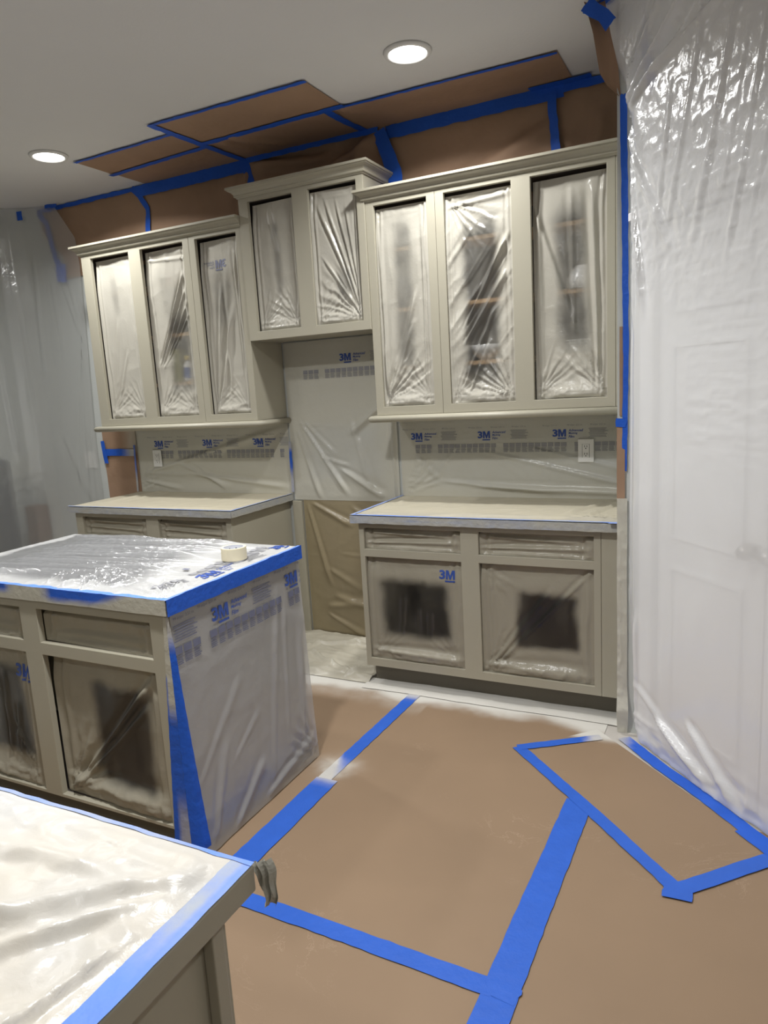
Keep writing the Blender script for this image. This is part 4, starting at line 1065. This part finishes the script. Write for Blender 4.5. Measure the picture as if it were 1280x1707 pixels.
# ceiling papers
def cpaper(label, x0, x1, y0, y1, seed, z=CZ, folds=(), wave=0.004, skew=0.0):
    wd, hg = x1 - x0, y1 - y0
    wf = (lambda u, v, a, b: (a + skew * v, b)) if skew else None
    return paper(label, (x0, y1, z), (1, 0, 0), (0, -1, 0), wd, hg, KR, seed, 44, 20, wave, None, 'ceiling_paper', folds, (lambda u, v, a, b: (a + skew * v, b)) if skew else None, 'brown paper on the ceiling')
cpaper('largest brown paper panel on the ceiling left of centre, nearest the camera', -1.335, -0.437, -0.742, -0.395, 111)
cpaper('brown ceiling paper strip between the largest panel and the back wall', -1.305, -0.50, -0.395, -0.025, 112, folds=[((0.25, 0.1), (0.1, 0.9), 0.03, 0.02), ((0.45, 0.2), (0.2, 0.95), 0.03, 0.02)])
cpaper('brown paper panel at the far left of the ceiling', -2.09, -1.325, -0.572, -0.30, 113)
cpaper('narrow brown ceiling paper against the back wall at the left', -2.085, -1.305, -0.30, -0.02, 114)
cpaper('long brown ceiling paper over the right wall cabinets', -0.50, 0.60, -0.385, -0.03, 115, folds=[((0.12, 0.6), (0.03, 0.98), 0.02, 0.02)])
# wall papers above the cabinets
def wpaper(label, x0, x1, z0, z1, seed, d=0.005, folds=(), wave=0.014, warp=None):
    wd, hg = x1 - x0, z1 - z0
    return paper(label, (x0, -d, z0), (1, 0, 0), (0, 0, 1), wd, hg, KR, seed, 50, 26, wave, None, 'wall_paper_sheet', folds, warp, 'brown paper on the wall above the cabinets')
def left_ragged(u, v, a, b):
    return a + (1 - u) * 0.18 * (1 - sstep(0.25, 0.7, v)), b
wpaper('brown wall paper at the far left corner, partly behind the plastic sheet', -3.10, -2.11, 2.42, CEIL - 0.004, 121, warp=left_ragged)
wpaper('brown wall paper above the left wall cabinets', -2.125, -1.26, 2.40, CEIL - 0.004, 122, 0.006, folds=[((0.8, 0.2), (0.98, 0.9), 0.03, 0.02), ((0.9, 0.1), (0.95, 0.9), 0.02, 0.016)])
wpaper('dark crumpled brown wall paper above the raised middle cabinet', -1.27, -0.38, 2.50, CEIL - 0.004, 123, 0.007, wave=0.035, folds=[((0.05, 0.9), (0.6, 0.75), 0.03, 0.04), ((0.5, 0.5), (0.95, 0.9), 0.04, 0.05), ((0.6, 0.1), (0.9, 0.85), 0.04, 0.04)])
wpaper('brown wall paper above the right wall cabinets', -0.39, 0.505, 2.38, CEIL - 0.004, 124, 0.006, wave=0.03, folds=[((0.3, 0.25), (0.98, 0.65), 0.04, 0.03), ((0.2, 0.1), (0.8, 0.35), 0.05, 0.03)])
wpaper('brown wall paper in the corner right of the vertical tape', 0.50, 0.884, 2.38, CEIL - 0.004, 125, 0.007, folds=[((0.4, 0.1), (0.6, 0.7), 0.04, 0.02)])
# strip left of the backsplash and paper on the wall end
paper('upright brown paper strip on the wall left of the left backsplash', (-2.76, -0.005, 0.0), (1, 0, 0), (0, 0, 1), 0.322, 1.36, KR, 126, 20, 60, 0.008,
      lambda u, v, a, b: 0.65 * sstep(0.5, 0.95, u) * sstep(1.16, 1.24, b))
paper('crinkled brown paper strip on the wall end below the right wall cabinets', (0.887, -0.694, 1.02), (1, 0, 0), (0, 0, 1), 0.032, 0.34, KR, 127, 6, 50, 0.01)
paper('thin edge of brown paper on the wall end beside the right wall cabinets', (0.897, -0.694, 1.37), (1, 0, 0), (0, 0, 1), 0.018, 0.35, KR, 128, 4, 30, 0.003)
# the loose flap of paper curling from the ceiling at the wall end
zz = np.linspace(0, 1, 26)
lx = np.interp(zz, [0, 0.12, 0.26, 0.66, 0.93, 1.0], [0.893, 0.854, 0.828, 0.806, 0.785, 0.776]); lz = np.interp(zz, [0, 0.12, 0.26, 0.66, 0.93, 1.0], [2.561, 2.602, 2.649, 2.79, 2.868, 2.897])
fv, ff = [], []
nU = 10
for j in range(26):
    rx = np.interp(lz[j], [2.50, 2.56, 2.66, 2.78, 2.9], [0.898, 0.902, 0.893, 0.866, 0.846])
    for i in range(nU + 1):
        t_ = i / nU
        fv.append((lx[j] * (1 - t_) + rx * t_, -0.700 - 0.02 * math.sin(math.pi * t_ * 0.5) * 0 - 0.03 * (1 - t_) ** 2 * (lz[j] - 2.56) / 0.34 + 0.012 * math.sin(3 * t_), lz[j]))
for j in range(25):
    for i in range(nU):
        ff.append((j * (nU + 1) + i, j * (nU + 1) + i + 1, (j + 1) * (nU + 1) + i + 1, (j + 1) * (nU + 1) + i))
me = bpy.data.meshes.new('paper_flap'); me.from_pydata(fv, [], ff); me.attributes.new('paint', 'FLOAT', 'POINT')
me.polygons.foreach_set('use_smooth', [True] * len(ff))
tag(link('paper_flap', me, KR), 'curled flap of brown paper hanging from the ceiling at the wall end', 'paper')

# ------------------------------------------------------------------ blue tape
TF, TC, TW = M['tape_floor'], M['tape'], M['tape']
def tf(label, pts, wd, seed, z=0.005, paint=None, mat=None, **k):
    return ribbon('tape_strip', pts, wd, on_floor(z), mat or TF, label, paint, seed, group='blue tape on the floor', **k)
tf('broad blue floor tape along the foot of the island end', [(-0.125, -2.06), (-0.115, -1.49)], 0.098, 1, 0.0048, lambda c, t, u, s, tt: 0.95 * float(sstep(-1.54, -1.46, tt)))
tf('blue floor tape from the island corner to the right base cabinet', [(-0.128, -1.49), (-0.098, -0.62)], 0.062, 2, 0.004, lambda c, t, u, s, tt: max(0.95 * (1 - float(sstep(-1.42 + 0.12 * u * 8 * 0.2, -1.30, tt))), 0.9 * float(sstep(-0.72, -0.66, tt))))
tf('blue floor tape running across from the peninsula to the long seam', [(-0.25, -2.165), (0.30, -2.178), (0.845, -2.195)], 0.058, 3, 0.004)
tf('left one of the two overlapped tapes on the long floor seam', [(0.818, -1.285), (0.80, -2.0), (0.79, -2.75)], 0.052, 4, 0.004)
tf('right one of the two overlapped tapes on the long floor seam', [(0.860, -1.325), (0.842, -2.0), (0.83, -2.75)], 0.052, 5, 0.0047)
tf('blue tape running diagonally along the slanted floor paper', [(0.525, -0.98), (0.87, -1.315), (1.205, -1.655)], 0.050, 6, 0.0054)
tf('short blue tape at the left end of the slanted floor paper', [(0.53, -0.985), (0.83, -0.785)], 0.045, 7, 0.0060, lambda c, t, u, s, tt: 0.9 * float(sstep(0.76, 0.81, s)))
tf('blue tape at the right end of the slanted floor paper', [(1.19, -1.655), (1.50, -1.345)], 0.056, 8, 0.0060)
tf('small blue patch where the two slanted floor tapes meet', [(1.16, -1.665), (1.235, -1.660)], 0.052, 9, 0.0066)
tf('small blue patch where the cross tape meets the long seam', [(0.805, -2.19), (0.862, -2.20)], 0.056, 10, 0.0054)
tf('blue tape along the bottom of the right plastic sheet', [(0.925, -0.755), (1.08, -0.935), (1.25, -1.105), (1.42, -1.295), (1.9, -1.82)], 0.055, 11, 0.0048, lambda c, t, u, s, tt: 0.8 * (1 - float(sstep(0.92, 0.97, s))), M['tape'])
tf('short overlapping blue tape near the right end of the plastic sheet', [(1.372, -1.268), (1.62, -1.535)], 0.052, 12, 0.0058, None, M['tape'])
def tcl(label, pts, wd, seed, d=0.006, **k):
    return ribbon('tape_strip', pts, wd, on_ceiling(d), TC, label, None, seed, group='blue tape on the ceiling', rag=0.003, wav=0.003, **k)
tcl('blue tape along the front edge of the largest ceiling paper', [(-1.35, -0.742), (-0.437, -0.735)], 0.028, 21)
tcl('blue tape crossing between the large and the far left ceiling papers', [(-1.345, -0.75), (-1.325, -0.386), (-1.30, -0.05)], 0.045, 22, 0.008)
tcl('blue tape along the front edge of the far left ceiling paper', [(-2.09, -0.566), (-1.345, -0.588)], 0.022, 23)
tcl('blue tape between the two big ceiling papers left of centre', [(-1.325, -0.386), (-0.43, -0.405)], 0.045, 24, 0.008)
tcl('blue tape between the two far left ceiling papers', [(-2.11, -0.284), (-1.31, -0.345)], 0.038, 25, 0.008)
tcl('blue tape slanting to the wall at the right end of ceiling papers', [(-0.53, -0.395), (-0.52, -0.2), (-0.495, -0.04)], 0.048, 26, 0.008)
tcl('blue tape along the front edge of the long right ceiling paper', [(-0.51, -0.391), (0.594, -0.371)], 0.024, 27)
tcl('jagged short blue tape on the ceiling above the vertical tape', [(0.40, -0.045), (0.68, -0.05)], 0.075, 28, 0.008)
def twl(label, pts, wd, seed, d=0.030, mat=None, **k):
    return ribbon('tape_strip', pts, wd, on_wall(d), mat or TW, label, None, seed, group='blue tape on the back wall', rag=0.003, wav=0.003, **k)
twl('wide blue tape where the ceiling meets the wall over the right cabinets', [(-0.43, 2.862), (0.55, 2.868)], 0.066, 31, 0.032)
twl('blue tape end running to the right corner at the ceiling line', [(0.53, 2.875), (0.885, 2.88)], 0.036, 32, 0.030)
twl('thin blue tape along the ceiling line at the far left', [(-3.11, 2.885), (-2.14, 2.885)], 0.026, 33, 0.022)
twl('wide blue tape at the ceiling line over the left wall cabinets', [(-2.16, 2.862), (-1.27, 2.866)], 0.068, 34, 0.030)
twl('thin dark blue tape at the ceiling line over the raised middle cabinet', [(-1.28, 2.884), (-0.42, 2.884)], 0.030, 35, 0.050)
twl('crooked vertical blue tape between papers above the left wall cabinets', [(-2.20, 2.89), (-2.145, 2.84), (-2.085, 2.75), (-2.105, 2.62), (-2.10, 2.48)], 0.036, 36, 0.026)
twl('short vertical blue tape left of the raised middle cabinet', [(-1.295, 2.87), (-1.235, 2.62)], 0.055, 37, 0.034)
twl('broad vertical blue tape right of the raised middle cabinet', [(-0.415, 2.87), (-0.335, 2.66), (-0.32, 2.45)], (0.075, 0.085), 38, 0.050)
twl('straight vertical blue tape above the rightmost wall cabinet', [(0.495, 2.86), (0.512, 2.62), (0.516, 2.44)], 0.042, 39, 0.040)
twl('blurred blue tape down the ragged paper edge behind the left plastic', [(-3.10, 2.88), (-3.03, 2.80), (-3.01, 2.68), (-2.99, 2.56), (-2.92, 2.44)], 0.04, 40, 0.022)
twl('blurred blue tape at the bottom of the ragged paper behind the left plastic', [(-2.99, 2.46), (-2.90, 2.45)], 0.12, 41, 0.026)
twl('small blue square of tape holding the left plastic at the ceiling', [(-3.178, 2.848), (-3.122, 2.848)], 0.060, 42, 0.135)
twl('small blue tape holding the right edge of the left plastic', [(-2.97, 2.893), (-2.86, 2.885)], 0.022, 43, 0.065)
twl('horizontal blue tape across the upright brown paper strip', [(-2.745, 1.198), (-2.455, 1.192)], 0.052, 44, 0.020, paint=None) if False else ribbon('tape_strip', [(-2.745, 1.196), (-2.455, 1.190)], 0.050, on_wall(0.020), M['tape'], 'horizontal blue tape across the upright brown paper strip', lambda c, t, u, s, tt: 0.9 * float(sstep(0.55, 0.95, t)), 44, group='blue tape on the back wall')
twl('short upright blue tape at the left end of the horizontal one', [(-2.755, 1.275), (-2.735, 1.12)], 0.035, 45, 0.022)
ribbon('tape_strip', [(-2.452, 1.24), (-2.464, 0.915)], 0.016, on_wall(0.022), M['tape'], 'thin blue tape at the left edge of the left backsplash film', lambda c, t, u, s, tt: 0.25 + 0.6 * float(sstep(0.45, 0.8, t)), 46, group='blue tape on the back wall')
ribbon('tape_strip', [(-1.150, 1.24), (-1.152, 0.93)], 0.020, on_wall(0.024), M['tape'], 'thin blue tape at the right edge of the left backsplash film', lambda c, t, u, s, tt: max(0.8 * (1 - float(sstep(0.1, 0.2, t))), 0.75 * float(sstep(0.45, 0.7, t))), 47, group='blue tape on the back wall')
ribbon('tape_strip', [(0.912, 2.56), (0.917, 2.2), (0.922, 1.6), (0.916, 1.15)], (0.026, 0.020), on_y(-0.699), M['tape'], 'long vertical blue tape up the wall end beside the right plastic', None, 48, cat='tape')
ribbon('tape_strip', [(0.886, 1.345), (0.922, 1.342)], 0.034, on_y(-0.702), M['tape'], 'short blue tape wrapped on the wall end under the right wall cabinets', None, 49)
ribbon('tape_strip', [(0.768, -0.635), (0.875, -0.70)], 0.05, on_ceiling(0.006), M['tape'], 'blue tape stuck on the ceiling at the right plastic corner', None, 50, rag=0.006)
ribbon('tape_strip', [(0.790, 2.885), (0.872, 2.80)], 0.05, on_y(-0.736), M['tape'], 'blue tape folded over the loose flap of paper', None, 51, rag=0.006)
ribbon('tape_strip', [(0.012, 2.88), (0.05, 2.72), (0.10, 2.55)], 0.05, lambda s, t, h: diag(s, 0.004 + h, t), M['tape'], 'blurred blue tape up the wall edge behind the top of the right plastic', None, 53)
ribbon('tape_strip', [(0.0, 0.955), (0.06, 0.955)], 0.075, lambda s, t, h: diag(s + 0.005, 0.006 + h, t), M['tape'], 'blurred square of blue tape behind the right plastic sheet', None, 52)

# counter edge tapes
def edge_paint(lo, hi, seed, s0=6.0):
    return lambda c, t, u, s, tt: float(np.clip(lo + (hi - lo) * fbm(np.array([c * s0]), np.array([u * 2.0]), seed, 2)[0] * 1.6 - 0.3 * (hi - lo), 0, 1))
TE = M['tape_edge']
ribbon('tape_strip', [(-0.416, 0.893), (0.884, 0.893)], 0.036, on_y(-0.6335), TE, 'sprayed tape along the front edge of the right worktop', edge_paint(0.82, 1.0, 1), 61, torn=0)
ribbon('tape_strip', [(-0.416, -0.622), (0.884, -0.622)], 0.020, on_floor(0.9155), M['tape_pale'], 'pale blue tape on top of the front edge of the right worktop', edge_paint(0.05, 0.9, 2), 62, torn=0)
ribbon('tape_strip', [(-0.407, -0.63), (-0.407, -0.01)], 0.018, on_floor(0.9160), M['tape_pale'], 'pale blue tape along the left end of the right worktop', edge_paint(0.3, 0.9, 3), 63, torn=0)
ribbon('tape_strip', [(-2.457, 0.893), (-1.166, 0.893)], 0.036, on_y(-0.6335), TE, 'sprayed tape along the front edge of the left worktop', edge_paint(0.85, 1.0, 4), 64, torn=0)
ribbon('tape_strip', [(-2.457, -0.622), (-1.166, -0.622)], 0.020, on_floor(0.9155), M['tape_pale'], 'pale blue tape on top of the front edge of the left worktop', edge_paint(0.3, 0.95, 5), 65, torn=0)
ribbon('tape_strip', [(-0.632, 0.893), (-0.008, 0.893)], 0.036, on_x(-1.165), TE, 'sprayed tape along the right end of the left worktop', edge_paint(0.9, 1.0, 6), 66, torn=0)
ribbon('tape_strip', [(-1.175, -0.63), (-1.175, -0.01)], 0.018, on_floor(0.9160), M['tape_pale'], 'pale blue tape along the right end of the left worktop top', edge_paint(0.5, 0.95, 7), 67, torn=0)
# crumpled tape knot at the right end of the right worktop
ribbon('tape_strip', [(0.850, -0.645), (0.884, -0.650)], 0.03, on_floor(0.918), M['tape_pale'], 'crumpled end of blue tape at the right corner of the right worktop', edge_paint(0.2, 0.8, 8), 68, rag=0.006)

# island edge tapes
def isl_front_paint(c, t, u, s, tt):
    blue = float(sstep(-0.83, -0.78, s) * (1 - sstep(-0.50 - 0.16 * (0.5 - u), -0.40 - 0.16 * (0.5 - u), s)))
    blue = max(blue, float(1 - sstep(-1.03, -0.98, s)) * float(sstep(-0.1, 0.1, u)))
    low = float(sstep(-0.42, -0.05, u + 0.05 * math.sin(s * 40)))
    return 1 - blue * low
ribbon('tape_strip', [(-1.575, 0.897), (-0.262, 0.897)], 0.052, on_y(-2.1045), M['tape'], 'sprayed tape down the front edge of the island worktop', isl_front_paint, 71, torn=0, rag=0.001)
ribbon('tape_strip', [(-1.575, -2.088), (-0.262, -2.090)], 0.028, on_floor(0.9205), M['tape_pale'], 'bright blue tape on top of the front edge of the island', lambda c, t, u, s, tt: 0.0, 72, torn=0)
ribbon('tape_strip', [(-2.103, 0.897), (-1.326, 0.897)], 0.055, on_x(-0.2603), M['tape'], 'clean blue tape down the right edge of the island worktop', None, 73, torn=0)
ribbon('tape_strip', [(-0.268, -2.103), (-0.268, -1.326)], 0.014, on_floor(0.9215), M['tape_pale'], 'thin blue tape on top of the right edge of the island', lambda c, t, u, s, tt: 0.15, 74, torn=0)
def corner_tape(name, label, left, right, frame, pf, seed):
    zs_ = np.linspace(0, 1, 40)
    v, f, pv = [], [], []
    for j, q in enumerate(zs_):
        for i in range(5):
            s = left(q) * (1 - i / 4) + right(q) * i / 4
            v.append(frame(s, q, 0.0006 * (j % 3))); pv.append(pf(q, i / 4))
    for j in range(39):
        for i in range(4): f.append((j * 5 + i, j * 5 + i + 1, (j + 1) * 5 + i + 1, (j + 1) * 5 + i))
    me = bpy.data.meshes.new(name); me.from_pydata(v, [], f)
    at = me.attributes.new('paint', 'FLOAT', 'POINT'); at.data.foreach_set('value', np.clip(np.array(pv, np.float32), 0, 1))
    me.polygons.foreach_set('use_smooth', [True] * len(f))
    tag(link(name, me, M['tape']), label, 'tape')
zq = lambda q: 0.865 - 0.81 * q
corner_tape('tape_strip', 'vertical tape on the front right stile of the island, sprayed greige above', lambda q: -0.286 - 0.062 * q, lambda q: -0.2745, lambda s, q, h: (s, IF - 0.0022 - h, zq(q)),
            lambda q, i: max(1 - float(sstep(0.34, 0.46, q)), 0.75 * float(sstep(0.72, 0.92, q)) * float(sstep(0.3, 0.55, i))) if i > 0.12 else (0.0 if q > 0.25 else 1.0), 1)
corner_tape('tape_strip', 'wedge of clean blue tape on the island end beside the front corner', lambda q: -2.0985, lambda q: -2.094 + 0.040 * q, lambda s, q, h: (-0.2745 + (0.026 * q ** 1.6 + 0.014) * min(1.0, (s + 2.0985) / 0.010) + h + (s + 2.0985) * 0.12, s, zq(q)),
            lambda q, i: 0.9 * (1 - float(sstep(0.06, 0.16, q))), 2)
# peninsula edge tapes
def pen_paint2(c, t, u, s, tt):
    n = float(fbm(np.array([s * 5]), np.array([tt * 30]), 12, 2)[0])
    m = float(sstep(-3.23, -3.14, tt + 0.05 * (n - 0.5)))
    band = float(1 - sstep(-0.28 + 0.1 * n, 0.02 + 0.1 * n, -u))
    return m * (0.75 * (1 if u > -0.02 else 0.35)) * (0.75 + 0.5 * n)
ribbon('tape_strip', [(0.7375, -3.94), (0.7375, -3.023)], 0.0345, on_floor(0.9188), M['tape_pale'], 'pale blue tape along the right edge of the near peninsula', pen_paint2, 81, torn=0, rag=0.0008, wav=0.0004)
ribbon('tape_strip', [(-1.64, -3.0255), (0.755, -3.0255)], 0.007, on_floor(0.9196), M['tape_pale'], 'thin pale blue tape along the far edge of the near peninsula', lambda c, t, u, s, tt: 0.55 - 0.4 * float(sstep(0.60, 0.68, s)), 82, torn=0)
# the torn tape end hanging at the peninsula corner
fv, ff = [], []
for j in range(13):
    q = j / 12
    for k in range(9):
        t_ = k / 8 - 0.5
        wd = 0.026 * (1 - 0.35 * q)
        fv.append((0.7575 + 0.010 * math.sin(q * 2.6) + t_ * wd * 0.75 + 0.0025 * math.sin(9 * q), -3.013 + t_ * wd * 0.6 + 0.0045 * math.sin(t_ * 15 + 2.5 * q) + 0.004 * q, 0.917 - 0.064 * q - 0.010 * abs(t_) * q + 0.004 * math.sin(t_ * 11) * q))
for j in range(12):
    for k in range(8): ff.append((j * 9 + k, j * 9 + k + 1, (j + 1) * 9 + k + 1, (j + 1) * 9 + k))
me = bpy.data.meshes.new('tape_end'); me.from_pydata(fv, [], ff)
at = me.attributes.new('paint', 'FLOAT', 'POINT'); at.data.foreach_set('value', [1.0] * len(fv))
tag(link('tape_end', me, TE), 'torn painted tape end hanging from the near peninsula corner', 'tape')

# ------------------------------------------------------------------ painted film column at the wall end above the floor
def column_film(u, v, a, b):
    return 0.003 + 0.006 * ridged(a * 30, b * 14, 131, 2) + 0.02 * np.exp(-((b - 0.10) / 0.06) ** 2)
o = sheet('wall_end_film', (0.888, -0.697, 0.004), (1, 0, 0), (0, 0, 1), 0.040, 1.03, 12, 110, M['film_splash'], column_film, lambda u, v, a, b: 0.85 + 0 * u, None, lambda u, v, a, b: (a * (1 + 0.2 * np.exp(-((b - 0.1) / 0.08) ** 2)) + 0.003 * (fbm(b * 9, u * 0, 133) - 0.5), b))
tag(o, 'sprayed crinkled film down the wall end beside the right base cabinet', 'masking film')

# ------------------------------------------------------------------ outlets and switch
def outlet(label, x, z, y0, wd=0.079, hg=0.118):
    t = thing('wall_outlet', label, 'outlet', (x, y0, z))
    box('cover_plate', (x - wd / 2, x + wd / 2, y0 - 0.006, y0, z - hg / 2, z + hg / 2), M['plastic_white'], t, 0.002)
    r = box('receptacle', (x - 0.017, x + 0.017, y0 - 0.0085, y0 - 0.0062, z - 0.034, z + 0.034), M['plastic_white'], t, 0.001)
    for dz in (-0.019, 0.019):
        for dx in (-0.006, 0.006):
            box('slot', (x + dx - 0.0013, x + dx + 0.0013, y0 - 0.0092, y0 - 0.0086, z + dz - 0.001, z + dz + 0.008), M['slot'], r, 0)
        box('slot', (x - 0.0025, x + 0.0025, y0 - 0.0092, y0 - 0.0086, z + dz - 0.010, z + dz - 0.005), M['slot'], r, 0)
    boxes('outline', [(x - 0.0185, x - 0.0172, y0 - 0.0068, y0 - 0.0061, z - 0.035, z + 0.035), (x + 0.0172, x + 0.0185, y0 - 0.0068, y0 - 0.0061, z - 0.035, z + 0.035)], M['slot'], t, 0)
    return t
outlet('white outlet left bare on the right backsplash film', 0.638, 1.163, -0.014)
outlet('white outlet showing on the left backsplash film', -2.252, 1.148, -0.014, 0.075, 0.115)
sw = thing('light_switch', 'white switch plate blurred behind the left plastic sheet', 'switch', (-2.92, -0.0005, 1.14))
box('cover_plate', (-2.975, -2.865, -0.007, -0.0005, 1.08, 1.20), M['plastic_white'], sw, 0.002)
for dx in (-0.023, 0.023):
    box('rocker', (-2.92 + dx - 0.016, -2.92 + dx + 0.016, -0.011, -0.0075, 1.108, 1.172), M['plastic_white'], sw, 0.002)

# ------------------------------------------------------------------ roll of masking tape on the island
rx, ry, rz = -0.372, -1.615, 0.931
rt = thing('masking_tape_roll', 'roll of cream masking tape standing on the island film', 'tape roll', (rx, ry, rz))
lathe('tape_winding', [(0.0395, 0.0), (0.047, 0.0), (0.0478, 0.002), (0.0478, 0.0455), (0.047, 0.0475), (0.0395, 0.0475), (0.0395, 0.0)], (rx, ry, rz), M['cream_tape'], rt, 56, False)
core = lathe('card_core', [(0.0392, 0.0), (0.0392, 0.047), (0.0376, 0.047), (0.0376, 0.0), (0.0392, 0.0)], (rx, ry, rz), M['core'], rt, 48, False)
bl = []
pr = Prints()
for k, (a0, wd, hh) in enumerate(((1.9, 0.16, 0.02), (2.2, 0.22, 0.012), (2.6, 0.10, 0.02), (1.5, 0.14, 0.008), (1.1, 0.2, 0.016), (0.75, 0.12, 0.010), (3.0, 0.12, 0.02))):
    pr.rect(a0, 0.016, wd, hh)
pr.build('core_print', lambda r, u: np.stack([rx + 0.0373 * np.cos(r), ry + 0.0373 * np.sin(r), rz + u], 1), M['print_grey'], core)
# small dark sticker scrap on the island film
tag(box('sticker_scrap', (-0.475, -0.448, -1.790, -1.775, 0.9285, 0.9292), M['print_grey'], None, 0), 'tiny dark sticker scrap lying on the island film', 'scrap')
